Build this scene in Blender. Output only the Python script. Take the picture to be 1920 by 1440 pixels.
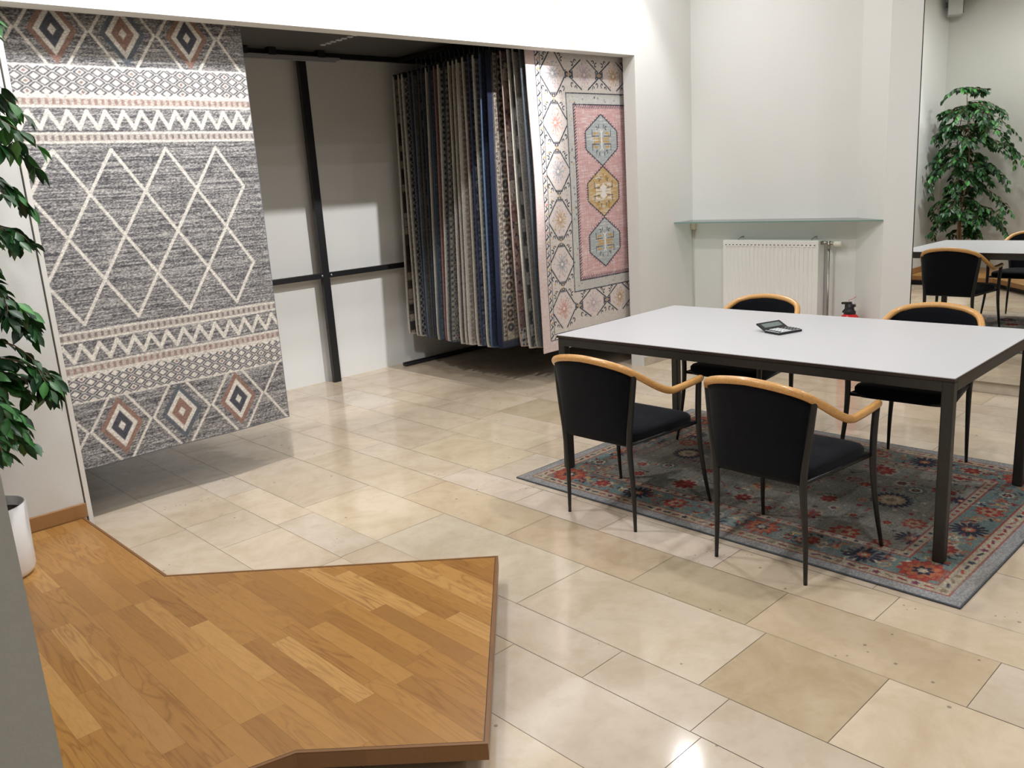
import bpy, bmesh, math, random
import numpy as np
from mathutils import Vector, Matrix

SC = bpy.context.scene
COL = SC.collection
for o in list(bpy.data.objects):
    bpy.data.objects.remove(o)

# ------------------------------------------------------------------ camera
def make_camera():
    f = 1577.0
    yaw, pitch, roll = (math.radians(a) for a in (47.0, -13.47, -3.68))
    F = Vector((math.cos(yaw)*math.cos(pitch), math.sin(yaw)*math.cos(pitch), math.sin(pitch)))
    R = Vector((math.sin(yaw), -math.cos(yaw), 0)); U = R.cross(F)
    c, s = math.cos(roll), math.sin(roll)
    r = c*R + s*U; u = -s*R + c*U
    cam = bpy.data.cameras.new('camera'); o = bpy.data.objects.new('camera', cam); COL.objects.link(o)
    m = Matrix((r, u, -F)).transposed().to_4x4(); m.translation = (0, 0, 1.55)
    o.matrix_world = m
    cam.sensor_fit = 'HORIZONTAL'; cam.sensor_width = 36; cam.lens = 36*f/1920
    cam.clip_start = 0.02; cam.clip_end = 100
    SC.camera = o
make_camera()

# ------------------------------------------------------------------ colour management, world
vs = SC.view_settings
vs.view_transform = 'Standard'; vs.look = 'None'; vs.gamma = 1; vs.use_curve_mapping = False
vs.exposure = -0.11
world = bpy.data.worlds.new('world'); SC.world = world; world.use_nodes = True
world.node_tree.nodes['Background'].inputs[0].default_value = (0.75, 0.85, 1, 1)
world.node_tree.nodes['Background'].inputs[1].default_value = 0.05

# ------------------------------------------------------------------ helpers
def tag(o, label=None, cat=None, group=None, kind=None):
    if label: o['label'] = label
    if cat: o['category'] = cat
    if group: o['group'] = group
    if kind: o['kind'] = kind
    return o
def s2l(c):
    c = np.asarray(c, dtype=float)
    return np.where(c <= 0.04045, c/12.92, ((np.clip(c, 0, None)+0.055)/1.055)**2.4)
def rgb(r, g, b):
    v = s2l(np.array([r, g, b])/255.0)
    return (float(v[0]), float(v[1]), float(v[2]), 1.0)
def empty(name, loc=(0, 0, 0), rz=0.0):
    o = bpy.data.objects.new(name, None); COL.objects.link(o)
    o.location = loc; o.rotation_euler = (0, 0, rz); o.empty_display_size = .1
    return o
def obj(name, bm, m, parent=None, smooth=False):
    me = bpy.data.meshes.new(name)
    if isinstance(bm, tuple): me.from_pydata(bm[0], [], bm[1]); me.update()
    else:
        bmesh.ops.recalc_face_normals(bm, faces=bm.faces[:]); bm.to_mesh(me); bm.free()
    if smooth:
        me.polygons.foreach_set('use_smooth', [True]*len(me.polygons))
    if m is not None: me.materials.append(m)
    o = bpy.data.objects.new(name, me); COL.objects.link(o)
    if parent is not None: o.parent = parent
    return o
def bevel(o, w=.004, seg=2, ang=35):
    b = o.modifiers.new('bevel', 'BEVEL'); b.width = w; b.segments = seg; b.limit_method = 'ANGLE'; b.angle_limit = math.radians(ang)
    return o
def bx(bm, x0, y0, z0, x1, y1, z1, mat=None):
    vs_ = [bm.verts.new(p) for p in ((x0,y0,z0),(x1,y0,z0),(x1,y1,z0),(x0,y1,z0),(x0,y0,z1),(x1,y0,z1),(x1,y1,z1),(x0,y1,z1))]
    if mat is not None:
        for v in vs_: v.co = mat @ v.co
    for q in ((0,3,2,1),(4,5,6,7),(0,1,5,4),(1,2,6,5),(2,3,7,6),(3,0,4,7)):
        bm.faces.new([vs_[i] for i in q])
def box(name, a, b, m, parent=None, bev=0):
    bm = bmesh.new(); bx(bm, *a, *b); o = obj(name, bm, m, parent)
    if bev: bevel(o, bev)
    return o
def prism(bm, pts, z0, z1):
    lo = [bm.verts.new((p[0], p[1], z0)) for p in pts]; hi = [bm.verts.new((p[0], p[1], z1)) for p in pts]
    bm.faces.new(lo[::-1]); bm.faces.new(hi)
    n = len(pts)
    for i in range(n): bm.faces.new((lo[i], lo[(i+1) % n], hi[(i+1) % n], hi[i]))
def catmull(P, n=8):
    P = [Vector(p) for p in P]; Q = [P[0]*2-P[1]] + P + [P[-1]*2-P[-2]]; out = []
    for i in range(1, len(Q)-2):
        for k in range(n):
            t = k/n; a, b, c, d = Q[i-1], Q[i], Q[i+1], Q[i+2]
            out.append(0.5*((2*b)+(c-a)*t+(2*a-5*b+4*c-d)*t*t+(3*b-a-3*c+d)*t**3))
    out.append(P[-1].copy()); return out
def tube(bm, path, rad, seg=12, cap=True, flat=None):
    """sweep a round section along a path; rad is a number or one per point"""
    P = [Vector(p) for p in path]; n = len(P)
    R = rad if isinstance(rad, (list, tuple)) else [rad]*n
    T = [((P[min(i+1, n-1)]-P[max(i-1, 0)]).normalized()) for i in range(n)]
    ref = Vector((0, 0, 1)) if abs(T[0].z) < .9 else Vector((1, 0, 0))
    N = (ref - T[0]*ref.dot(T[0])).normalized(); rings = []
    for i in range(n):
        if i: N = (N - T[i]*N.dot(T[i])).normalized()
        B = T[i].cross(N)
        rings.append([bm.verts.new(P[i]+R[i]*(math.cos(2*math.pi*k/seg)*N+math.sin(2*math.pi*k/seg)*B)) for k in range(seg)])
    for i in range(n-1):
        for k in range(seg):
            bm.faces.new((rings[i][k], rings[i][(k+1) % seg], rings[i+1][(k+1) % seg], rings[i+1][k]))
    if cap: bm.faces.new(rings[0][::-1]); bm.faces.new(rings[-1])
    return rings
def lathe(bm, prof, c=(0, 0, 0), seg=32, cap=True):
    rings = [[bm.verts.new((c[0]+r*math.cos(2*math.pi*k/seg), c[1]+r*math.sin(2*math.pi*k/seg), c[2]+z)) for k in range(seg)] for r, z in prof]
    for a, b in zip(rings, rings[1:]):
        for k in range(seg): bm.faces.new((a[k], a[(k+1) % seg], b[(k+1) % seg], b[k]))
    if cap: bm.faces.new(rings[0][::-1]); bm.faces.new(rings[-1])
def loft(bm, rings, closed=True):
    V = [[bm.verts.new(p) for p in r] for r in rings]; n = len(V[0])
    for a, b in zip(V, V[1:]):
        for k in range(n): bm.faces.new((a[k], a[(k+1) % n], b[(k+1) % n], b[k]))
    if closed: bm.faces.new(V[0][::-1]); bm.faces.new(V[-1])

# ------------------------------------------------------------------ materials
class NT:
    def __init__(s, name):
        s.m = bpy.data.materials.new(name); s.m.use_nodes = True; s.t = s.m.node_tree
        s.b = s.t.nodes['Principled BSDF']
    def n(s, typ, **kw):
        nd = s.t.nodes.new(typ)
        for k, v in kw.items():
            if k == 'inp':
                for a, b in v.items():
                    if hasattr(b, 'is_output'): s.t.links.new(b, nd.inputs[a])
                    else: nd.inputs[a].default_value = b
            else: setattr(nd, k, v)
        return nd
    def math(s, op, a, b=0.0, c=None):
        i = {0: a, 1: b}
        if c is not None: i[2] = c
        return s.n('ShaderNodeMath', operation=op, inp=i).outputs[0]
    def mix(s, f, a, b, mode='MIX'):
        nd = s.n('ShaderNodeMix', data_type='RGBA', blend_type=mode)
        for k, v in ((0, f), (6, a), (7, b)):
            if hasattr(v, 'is_output'): s.t.links.new(v, nd.inputs[k])
            else: nd.inputs[k].default_value = v
        return nd.outputs[2]
    def set(s, **kw):
        for k, v in kw.items():
            k = k.replace('_', ' ')
            if hasattr(v, 'is_output'): s.t.links.new(v, s.b.inputs[k])
            else: s.b.inputs[k].default_value = v
        return s
    def coord(s, scale=(1, 1, 1), rot=(0, 0, 0)):
        g = s.n('ShaderNodeNewGeometry').outputs['Position'] if scale is None else s.n('ShaderNodeTexCoord').outputs['Object']
        mp = s.n('ShaderNodeMapping', inp={0: g}); mp.inputs['Scale'].default_value = scale; mp.inputs['Rotation'].default_value = rot
        return mp.outputs[0]
    def noise(s, scale, vec=None, detail=4, rough=.55, dist=0):
        nd = s.n('ShaderNodeTexNoise', inp={'Scale': scale, 'Detail': detail, 'Roughness': rough, 'Distortion': dist})
        if vec is not None: s.t.links.new(vec, nd.inputs['Vector'])
        return nd.outputs['Fac']
    def ramp(s, fac, stops):
        r = s.n('ShaderNodeValToRGB', inp={0: fac}).color_ramp
        while len(r.elements) < len(stops): r.elements.new(.5)
        for e, (p, c) in zip(r.elements, stops): e.position = p; e.color = c
        return s.t.nodes[-1].outputs[0]
    def bump(s, h, strength=.2, dist=.002):
        nd = s.n('ShaderNodeBump', inp={'Height': h, 'Strength': strength, 'Distance': dist})
        s.t.links.new(nd.outputs[0], s.b.inputs['Normal']); return s
def plain(name, c, rough=.5, metal=0.0, bump=0, scale=60, var=.06, spec=.5, dist=.002):
    t = NT(name); co = t.coord(); nz = t.noise(scale, co)
    c = list(c)
    lo = tuple(x*(1-var) for x in c[:3])+(1,); hi = tuple(min(1, x*(1+var)) for x in c[:3])+(1,)
    t.set(Base_Color=t.ramp(nz, [(.3, lo), (.7, hi)]), Roughness=rough, Metallic=metal, Specular_IOR_Level=spec)
    if bump: t.bump(nz, bump, dist)
    return t.m

M = {}
M['wall'] = plain('wall_paint', rgb(226, 225, 221), .82, bump=.25, scale=150, var=.012, spec=.3, dist=.001)
M['wallshade'] = plain('shade_grey_wall', rgb(202, 201, 194), .8, bump=.2, scale=150, var=.015, spec=.3, dist=.001)  # greyer than the other walls: poor light put into the colour
M['ceiling'] = plain('ceiling_paint', rgb(232, 231, 227), .9, scale=20, var=.01)
M['trim'] = plain('white_lacquered_trim', rgb(232, 228, 222), .5, scale=20, var=.01)
M['steel'] = plain('black_lacquered_steel', rgb(24, 24, 27), .42, scale=40, var=.1)
M['legs'] = plain('black_satin_steel', rgb(30, 30, 31), .38, scale=40, var=.1)
M['tframe'] = plain('anthracite_table_steel', rgb(43, 41, 38), .45, scale=60, var=.1)
M['laminate'] = plain('white_laminate', rgb(201, 200, 203), .33, scale=8, var=.008)
M['tedge'] = plain('dark_brown_edging', rgb(48, 36, 30), .5, scale=80, var=.15)
M['pot'] = plain('white_ceramic', rgb(235, 232, 230), .35, scale=6, var=.02)
M['soil'] = plain('potting_soil', rgb(52, 42, 34), .95, bump=.8, scale=90, var=.4, dist=.01)
M['radiator'] = plain('radiator_enamel', rgb(240, 238, 234), .35, scale=6, var=.01)
M['chrome'] = plain('nickel_pipe', rgb(168, 163, 152), .3, metal=.9, scale=30, var=.08)
M['valvehead'] = plain('cream_valve_plastic', rgb(232, 228, 212), .5, scale=20, var=.02)
M['red'] = plain('extinguisher_red', rgb(200, 22, 28), .25, scale=10, var=.03)
M['blackplastic'] = plain('black_plastic', rgb(22, 23, 26), .45, scale=60, var=.1)
M['darkrail'] = plain('dark_grey_rail', rgb(58, 58, 60), .4, metal=.5, scale=60, var=.1)
M['alu'] = plain('brushed_aluminium', rgb(150, 150, 152), .35, metal=.8, scale=60, var=.08)
M['stoneskirt'] = plain('limestone_skirting', rgb(196, 184, 166), .3, scale=12, var=.12)
M['trackgrey'] = plain('grey_track_paint', rgb(150, 150, 154), .4, scale=40, var=.04)
M['lampgrey'] = plain('lamp_housing_white', rgb(225, 225, 222), .4, scale=20, var=.02)
M['silver'] = plain('silver_plastic', rgb(196, 200, 204), .35, metal=.3, scale=60, var=.04)
M['keywhite'] = plain('light_grey_key', rgb(224, 226, 226), .4, scale=60, var=.04)
M['screen'] = plain('display_glass', rgb(104, 116, 112), .2, scale=20, var=.1)
M['beige'] = plain('beige_plastic', rgb(214, 204, 176), .5, scale=30, var=.04)
M['speaker'] = plain('speaker_box_grey', rgb(178, 178, 174), .6, scale=40, var=.04)
M['redthread'] = plain('red_seal_thread', rgb(190, 60, 60), .6)
def fabric():
    t = NT('navy_black_wool_cloth'); co = t.coord(); nz = t.noise(420, co, 3)
    t.set(Base_Color=t.ramp(nz, [(.3, rgb(7, 8, 12)), (.75, rgb(17, 19, 28))]), Roughness=.95, Specular_IOR_Level=.15)
    t.b.inputs['Sheen Weight'].default_value = .08
    t.bump(nz, .4, .001); return t.m
M['cloth'] = fabric()
def beech():
    t = NT('lacquered_beech'); co = t.coord((3, 30, 30)); nz = t.noise(6, co, 5, .6)
    t.set(Base_Color=t.ramp(nz, [(.25, rgb(198, 142, 78)), (.7, rgb(226, 174, 108))]), Roughness=.3)
    t.b.inputs['Coat Weight'].default_value = .4; t.b.inputs['Coat Roughness'].default_value = .12
    return t.m
M['beech'] = beech()
def leafmat():
    t = NT('ficus_leaf'); at = t.n('ShaderNodeAttribute', attribute_name='Col').outputs['Color']
    t.set(Base_Color=at, Roughness=.42)
    t.b.inputs['Transmission Weight'].default_value = 0; t.b.inputs['Subsurface Weight'].default_value = 0
    return t.m
M['leaf'] = leafmat()
M['bark'] = plain('ficus_bark', rgb(128, 102, 76), .85, bump=.6, scale=60, var=.2, dist=.004)
def mirror():
    t = NT('mirror_glass'); t.set(Base_Color=(.86, .875, .85, 1), Metallic=1.0, Roughness=.008); return t.m
M['mirror'] = mirror()
def glass():
    t = NT('green_tinted_glass'); tr = t.n('ShaderNodeBsdfTransparent'); tr.inputs[0].default_value = (.80, .90, .87, 1)
    gl = t.n('ShaderNodeBsdfGlossy', inp={'Roughness': .03}); fr = t.n('ShaderNodeFresnel', inp={'IOR': 1.5})
    mx = t.n('ShaderNodeMixShader', inp={0: t.math('ADD', fr.outputs[0], .04), 1: tr.outputs[0], 2: gl.outputs[0]})
    t.t.links.new(mx.outputs[0], t.t.nodes['Material Output'].inputs['Surface']); return t.m
M['glass'] = glass()
M['glassedge'] = plain('ground_green_glass_edge', rgb(112, 150, 140), .25, scale=20, var=.05)
def wood_mat(name, boards=True, axis=1, cols=None, w=.0685, L=.50, rough=.32):
    """oak: boards of width w run along axis; every board has its own tone and grain"""
    t = NT(name); tc = t.n('ShaderNodeTexCoord').outputs['Object']
    sep = t.n('ShaderNodeSeparateXYZ', inp={0: tc}).outputs
    X, Y = (sep[0], sep[1]) if axis == 1 else (sep[1], sep[0])
    if not boards:
        w, L = .5, 9.0
    row = t.math('FLOOR', t.math('DIVIDE', X, w))
    rn = t.n('ShaderNodeTexWhiteNoise', noise_dimensions='1D', inp={'W': row}).outputs['Value']
    yo = t.math('ADD', t.math('DIVIDE', Y, L), t.math('MULTIPLY', rn, 7.3))
    colm = t.math('FLOOR', yo)
    idv = t.n('ShaderNodeCombineXYZ', inp={0: row, 1: colm, 2: 0.0}).outputs[0]
    wn = t.n('ShaderNodeTexWhiteNoise', noise_dimensions='2D', inp={'Vector': idv})
    r1 = wn.outputs['Value']; rc = t.n('ShaderNodeSeparateColor', inp={0: wn.outputs['Color']}).outputs
    # grain coordinates with an offset per board
    gx = t.math('ADD', t.math('MULTIPLY', X, 9.0), t.math('MULTIPLY', r1, 31.0))
    gy = t.math('ADD', t.math('MULTIPLY', Y, 1.1), t.math('MULTIPLY', rc[1], 17.0))
    gv = t.n('ShaderNodeCombineXYZ', inp={0: gx, 1: gy, 2: t.math('MULTIPLY', rc[2], 9.0)}).outputs[0]
    big = t.noise(1.5, gv, 3, .5, .5)
    ringv = t.math('FRACT', t.math('MULTIPLY', big, 9.0))
    ring = t.math('ABSOLUTE', t.math('SUBTRACT', ringv, .5))
    ring = t.math('MULTIPLY', ring, 2.0)
    fine = t.noise(26, t.n('ShaderNodeCombineXYZ', inp={0: t.math('MULTIPLY', X, 14.0), 1: t.math('MULTIPLY', Y, .8), 2: r1}).outputs[0], 4, .6)
    base = t.ramp(r1, cols)
    strong = t.math('MULTIPLY', t.math('POWER', ring, 3.0), t.math('ADD', .06, t.math('MULTIPLY', rc[1], .52)))
    c1 = t.mix(strong, base, rgb(126, 78, 34))
    c2 = t.mix(t.math('MULTIPLY', t.math('SUBTRACT', fine, .35), .45), c1, rgb(112, 70, 30))
    if boards:
        fx = t.math('FRACT', t.math('DIVIDE', X, w)); fy = t.math('FRACT', yo)
        e = t.math('MINIMUM', t.math('MINIMUM', fx, t.math('SUBTRACT', 1.0, fx)), t.math('MULTIPLY', t.math('MINIMUM', fy, t.math('SUBTRACT', 1.0, fy)), L/w))
        c2 = t.mix(t.math('MULTIPLY', t.math('LESS_THAN', e, .009), .4), c2, rgb(70, 42, 20))
    t.set(Base_Color=c2, Roughness=rough)
    return t.m
OAK = [(0.0, rgb(164, 116, 58)), (.3, rgb(176, 126, 64)), (.7, rgb(186, 136, 72)), (.93, rgb(204, 156, 92)), (1.0, rgb(154, 106, 52))]
M['parquet'] = wood_mat('oak_strip_parquet', True, 1, OAK)
M['nosing'] = wood_mat('shaded_oak_nosing', False, 1, [(0, rgb(120, 82, 46)), (1, rgb(138, 96, 54))], rough=.4)  # darker than the parquet: shade on the edge put into the colour
M['oakskirt'] = wood_mat('oak_skirting', False, 0, [(0, rgb(166, 122, 78)), (1, rgb(176, 132, 86))], rough=.4)
def attr_mat(name, rough=.95, bump=.5, nscale=350, amp=.18, spec=.15, bd=.003):
    t = NT(name); at = t.n('ShaderNodeAttribute', attribute_name='Col').outputs['Color']; co = t.coord()
    nz = t.noise(nscale, co, 2, .6); k = t.ramp(nz, [(.3, (1-amp,)*3+(1,)), (.7, (1+amp,)*3+(1,))])
    t.set(Base_Color=t.mix(1.0, at, k, 'MULTIPLY'), Roughness=rough, Specular_IOR_Level=spec)
    if bump: t.bump(nz, bump, bd)
    return t.m
M['rug'] = attr_mat('woven_rug_pile')
def stone():
    t = NT('polished_limestone'); at = t.n('ShaderNodeAttribute', attribute_name='Col').outputs['Color']
    tid = t.n('ShaderNodeAttribute', attribute_name='Tid').outputs['Fac']
    tc = t.n('ShaderNodeTexCoord').outputs['Object']
    off = t.n('ShaderNodeCombineXYZ', inp={0: t.math('MULTIPLY', tid, 37.0), 1: t.math('MULTIPLY', tid, 53.0), 2: tid}).outputs[0]
    v = t.n('ShaderNodeVectorMath', operation='ADD', inp={0: tc, 1: off}).outputs[0]
    cloud = t.noise(3.2, v, 6, .65, .6); mid = t.noise(14, v, 5, .6)
    c = t.mix(t.ramp(cloud, [(.42, (0, 0, 0, 1)), (.66, (.62, .62, .62, 1))]), at, t.mix(1.0, at, (.76, .71, .62, 1), 'MULTIPLY'))
    c = t.mix(t.ramp(mid, [(.5, (0, 0, 0, 1)), (.72, (.42, .42, .42, 1))]), c, t.mix(1.0, at, (.80, .74, .66, 1), 'MULTIPLY'))
    vo = t.n('ShaderNodeTexVoronoi', inp={'Vector': v, 'Scale': 11.0, 'Randomness': 1.0}).outputs['Distance']
    ps = t.noise(2.3, v, 2); pits = t.math('MULTIPLY', t.math('LESS_THAN', vo, .07), t.math('GREATER_THAN', ps, .56))
    vo2 = t.n('ShaderNodeTexVoronoi', inp={'Vector': v, 'Scale': 34.0, 'Randomness': 1.0}).outputs['Distance']
    ps2 = t.noise(3.1, v, 3); pits2 = t.math('MULTIPLY', t.math('LESS_THAN', vo2, .14), t.math('GREATER_THAN', ps2, .64))
    pit = t.math('MULTIPLY', t.math('MAXIMUM', pits, pits2), .55)
    c = t.mix(pit, c, rgb(92, 84, 80))
    t.set(Base_Color=c, Roughness=t.math('ADD', t.math('MULTIPLY', cloud, .09), .065), Specular_IOR_Level=.5)
    t.bump(t.noise(1.8, v, 2), .05, .01)
    return t.m
M['stone'] = stone()

# ------------------------------------------------------------------ painted grids (weaves)
def vnoise(nv, nu, cv, cu, seed):
    """smooth random field on an nv x nu grid, cells of cv x cu samples"""
    r = np.random.default_rng(seed); a = r.random((int(nv/cv)+3, int(nu/cu)+3))
    y = np.arange(nv)/cv; x = np.arange(nu)/cu; yi = y.astype(int); xi = x.astype(int)
    fy = (y-yi)[:, None]; fx = (x-xi)[None, :]
    A = a[np.ix_(yi, xi)]; B = a[np.ix_(yi, xi+1)]; C_ = a[np.ix_(yi+1, xi)]; D = a[np.ix_(yi+1, xi+1)]
    return (A*(1-fx)+B*fx)*(1-fy)+(C_*(1-fx)+D*fx)*fy
def C8(*c): return np.array(c)/255.0
class Canvas:
    def __init__(s, us, v_s, base):
        s.us = np.asarray(us); s.vs = np.asarray(v_s); s.U, s.V = np.meshgrid(s.us, s.vs)
        s.nv, s.nu = s.U.shape; s.I = np.zeros((s.nv, s.nu, 3)); s.I[:] = base
        s.px = float(np.median(np.diff(s.vs)))
    def win(s, u0, v0, u1, v1):
        i0, i1 = np.searchsorted(s.us, [u0, u1]); j0, j1 = np.searchsorted(s.vs, [v0, v1])
        return slice(max(j0-1, 0), j1+1), slice(max(i0-1, 0), i1+1)
    def put(s, w, a, c):
        a = np.clip(a, 0, 1)[..., None]; s.I[w] = s.I[w]*(1-a)+np.asarray(c)*a
    def soft(s, d): return np.clip(.5-d/s.px, 0, 1)           # d = signed distance
    def rect(s, u0, v0, u1, v1, c, al=1):
        w = s.win(u0-.01, v0-.01, u1+.01, v1+.01); U, V = s.U[w], s.V[w]
        s.put(w, al*s.soft(np.maximum(np.maximum(u0-U, U-u1), np.maximum(v0-V, V-v1))), c)
    def line(s, p, q, wd, c, al=1):
        w = s.win(min(p[0], q[0])-wd-.01, min(p[1], q[1])-wd-.01, max(p[0], q[0])+wd+.01, max(p[1], q[1])+wd+.01)
        U, V = s.U[w], s.V[w]; d = np.array(q)-np.array(p); L2 = max(d@d, 1e-9)
        t = np.clip(((U-p[0])*d[0]+(V-p[1])*d[1])/L2, 0, 1)
        s.put(w, al*s.soft(np.hypot(U-p[0]-t*d[0], V-p[1]-t*d[1])-wd/2), c)
    def poly(s, pts, wd, c, close=False, al=1):
        P = list(pts)+([pts[0]] if close else [])
        for a, b in zip(P, P[1:]): s.line(a, b, wd, c, al)
    def rhomb(s, cu, cv, a, b, c, al=1):
        w = s.win(cu-a-.01, cv-b-.01, cu+a+.01, cv+b+.01); U, V = s.U[w], s.V[w]
        s.put(w, al*s.soft((abs(U-cu)/a+abs(V-cv)/b-1)*min(a, b)*.8), c)
    def flower(s, cu, cv, r, c, n=8, dep=.25, ph=0., al=1, asp=1., sharp=1):
        w = s.win(cu-r*1.4-.01, cv-r*1.4-.01, cu+r*1.4+.01, cv+r*1.4+.01); U, V = s.U[w]-cu, (s.V[w]-cv)*asp
        th = np.arctan2(V, U)+ph; k = np.abs(np.cos(n*th/2))**sharp
        s.put(w, al*s.soft(np.hypot(U, V)-r*(1-dep+dep*k)), c)
    def curl(s, cu, cv, r, sg, wd, c, st=0.):
        P = [(cu+sg*r*(1-.17*k)*math.cos(st+k*.8), cv+r*(1-.17*k)*math.sin(st+k*.8)) for k in range(6)]
        s.poly(P, wd, c)
    def hexa(s, cu, cv, a, b, c, al=1, top=.58):
        w = s.win(cu-a-.01, cv-b-.01, cu+a+.01, cv+b+.01); U, V = abs(s.U[w]-cu), abs(s.V[w]-cv)
        # pointed top and bottom, straight flanks
        n = np.hypot(b*top, a); d2 = ((U*b*top)+(V-b)*a)/n
        s.put(w, al*s.soft(np.maximum(U-a, d2)), c)
def build_cloth(name, cv, pos, m, thick=.008, parent=None, off=-1.0):
    X, Y, Z = pos(cv.U, cv.V); nv, nu = cv.nv, cv.nu
    co = np.stack([X, Y, Z], -1).reshape(-1, 3).astype(np.float32)
    i = np.arange(nv*nu).reshape(nv, nu)
    f = np.stack([i[:-1, :-1], i[:-1, 1:], i[1:, 1:], i[1:, :-1]], -1).reshape(-1, 4)
    me = bpy.data.meshes.new(name); me.vertices.add(len(co)); me.vertices.foreach_set('co', co.ravel())
    me.loops.add(f.size); me.loops.foreach_set('vertex_index', f.ravel().astype(np.int32))
    me.polygons.add(len(f)); me.polygons.foreach_set('loop_start', (np.arange(len(f))*4).astype(np.int32))
    me.update(calc_edges=True); me.validate()
    at = me.color_attributes.new('Col', 'FLOAT_COLOR', 'POINT')
    lin = np.concatenate([s2l(np.clip(cv.I, 0, 1)), np.ones((nv, nu, 1))], -1).astype(np.float32)
    at.data.foreach_set('color', lin.ravel())
    me.materials.append(m); o = bpy.data.objects.new(name, me); COL.objects.link(o)
    sm = o.modifiers.new('solid', 'SOLIDIFY'); sm.thickness = thick; sm.offset = off
    if parent is not None: o.parent = parent
    return o

# ================================================================== THE ROOM
YW, XE, XN = 4.23, 5.96, 6.18          # opening wall, end wall, back of the radiator niche
CEIL = 3.45
XL = .10                                # left wall
# ---- floor of limestone slabs laid in strips
def make_floor():
    rnd = random.Random(5)
    xb = [-3.2, -2.8, -2.5, -2.3, -1.9, -1.58, -1.38, -.98, -.66, -.46, -.06, .25, .45, .85, 1.03, 1.435, 1.75, 1.955, 2.358, 2.66, 2.88, 3.285, 3.59, 3.795, 4.205, 4.51, 4.715, 5.12, 5.43, 5.63, 6.03, 6.34]
    cuts = {1.435: [-.1, .55, 1.19, 1.95, 2.6, 3.04, 3.574, 3.96, 4.6], 1.75: [.2, .72, 1.228, 1.638, 2.35, 3.05, 3.62, 4.2, 4.9], 1.955: [.25, .92, 1.337, 2.15, 3.07, 3.72, 4.51, 5.2],
            2.358: [.1, .70, 1.42, 1.93, 2.64, 3.42, 4.41, 5.1], 2.66: [.3, 1.1, 1.75, 2.35, 2.9, 3.48, 4.30, 5.0], 2.88: [.5, 1.2, 1.9, 2.7, 3.35, 4.05, 4.7, 5.3],
            3.285: [.35, 1.1, 1.75, 2.6, 3.45, 4.18, 5.07, 5.7], 3.795: [.4, 1.3, 2.1, 2.9, 3.55, 4.23, 4.75, 5.45]}
    pal = [C8(219, 203, 184), C8(213, 200, 183), C8(218, 206, 189), C8(209, 198, 183), C8(214, 200, 180), C8(211, 202, 190), C8(217, 204, 186), C8(207, 194, 177)]
    olive, tan, pale, cream, grey = C8(187, 171, 143), C8(200, 183, 158), C8(222, 211, 201), C8(219, 205, 184), C8(208, 198, 186)
    spec = {(1.955, .92): olive, (2.358, .70): tan, (2.358, 1.42): C8(188, 176, 151), (2.358, 1.93): tan, (2.66, 2.9): pale, (2.66, 2.35): pale, (2.66, .3): cream, (2.66, 1.1): cream, (2.66, 1.75): pale,
            (1.955, 1.337): C8(214, 203, 188), (1.955, .25): cream, (1.955, 2.15): C8(210, 202, 186), (1.75, 1.638): grey, (1.75, 1.228): grey, (1.435, 1.19): grey, (1.75, .72): grey, (1.955, 3.07): C8(217, 203, 180), (1.955, 3.72): C8(206, 192, 174),
            (2.358, 2.64): C8(210, 194, 168), (2.358, 3.42): C8(210, 196, 174), (2.358, .1): grey, (2.88, 3.35): C8(212, 199, 174), (3.285, 3.45): C8(216, 205, 184), (3.795, 3.55): C8(190, 178, 152)}
    V, Fc, cols, tid = [], [], [], []; g = .0012
    def quad(x0, y0, x1, y1, z, c, t):
        b = len(V); V.extend([(x0, y0, z), (x1, y0, z), (x1, y1, z), (x0, y1, z)]); Fc.append((b, b+1, b+2, b+3)); cols.append(c); tid.append(t)
    quad(xb[0], -3.2, xb[-1], 6.4, -.0015, C8(140, 128, 112), 0.)
    k = 0
    for a, b in zip(xb, xb[1:]):
        ys = list(cuts.get(a, [])); 
        y = ys[0] if ys else rnd.uniform(-.4, .2)
        if not ys:
            while y < 6.4: ys.append(y); y += rnd.choice([.5, .62, .75, .85, .95])
        y = ys[0]
        while y > -3.2: y -= rnd.uniform(.5, .9); ys.insert(0, y)
        y = ys[-1]
        while y < 6.4: y += rnd.uniform(.5, .9); ys.append(y)
        for c, d in zip(ys, ys[1:]):
            k += 1; col = spec.get((a, c))
            if col is None: col = rnd.choice(pal)*(1+rnd.uniform(-.02, .02))
            col = (col*.72+C8(216, 200, 180)*.28)
            gg = g*rnd.choice([.5, 1, 1.3])
            col = col*np.array([1.01, .99, .965])
            quad(a+gg, max(c, -3.2)+g, b-gg, min(d, 6.4)-g, 0., col, k*.137)
    me = bpy.data.meshes.new('floor'); me.from_pydata(V, [], Fc); me.update()
    ca = me.color_attributes.new('Col', 'FLOAT_COLOR', 'CORNER')
    for p, c in zip(me.polygons, cols):
        l = s2l(c)
        for li in p.loop_indices: ca.data[li].color = (l[0], l[1], l[2], 1)
    fa = me.attributes.new('Tid', 'FLOAT', 'FACE')
    for i, t in enumerate(tid): fa.data[i].value = t
    me.materials.append(M['stone']); o = bpy.data.objects.new('floor', me); COL.objects.link(o)
    tag(o, 'beige polished limestone slabs laid in strips across the room', kind='structure')
make_floor()
def struct(name, a, b, m, label=None, bev=0):
    o = box(name, a, b, m, bev=bev); tag(o, label, kind='structure'); return o
struct('ceiling', (-3.3, -3.3, CEIL), (6.4, YW+.07, CEIL+.1), M['ceiling'])
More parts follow.
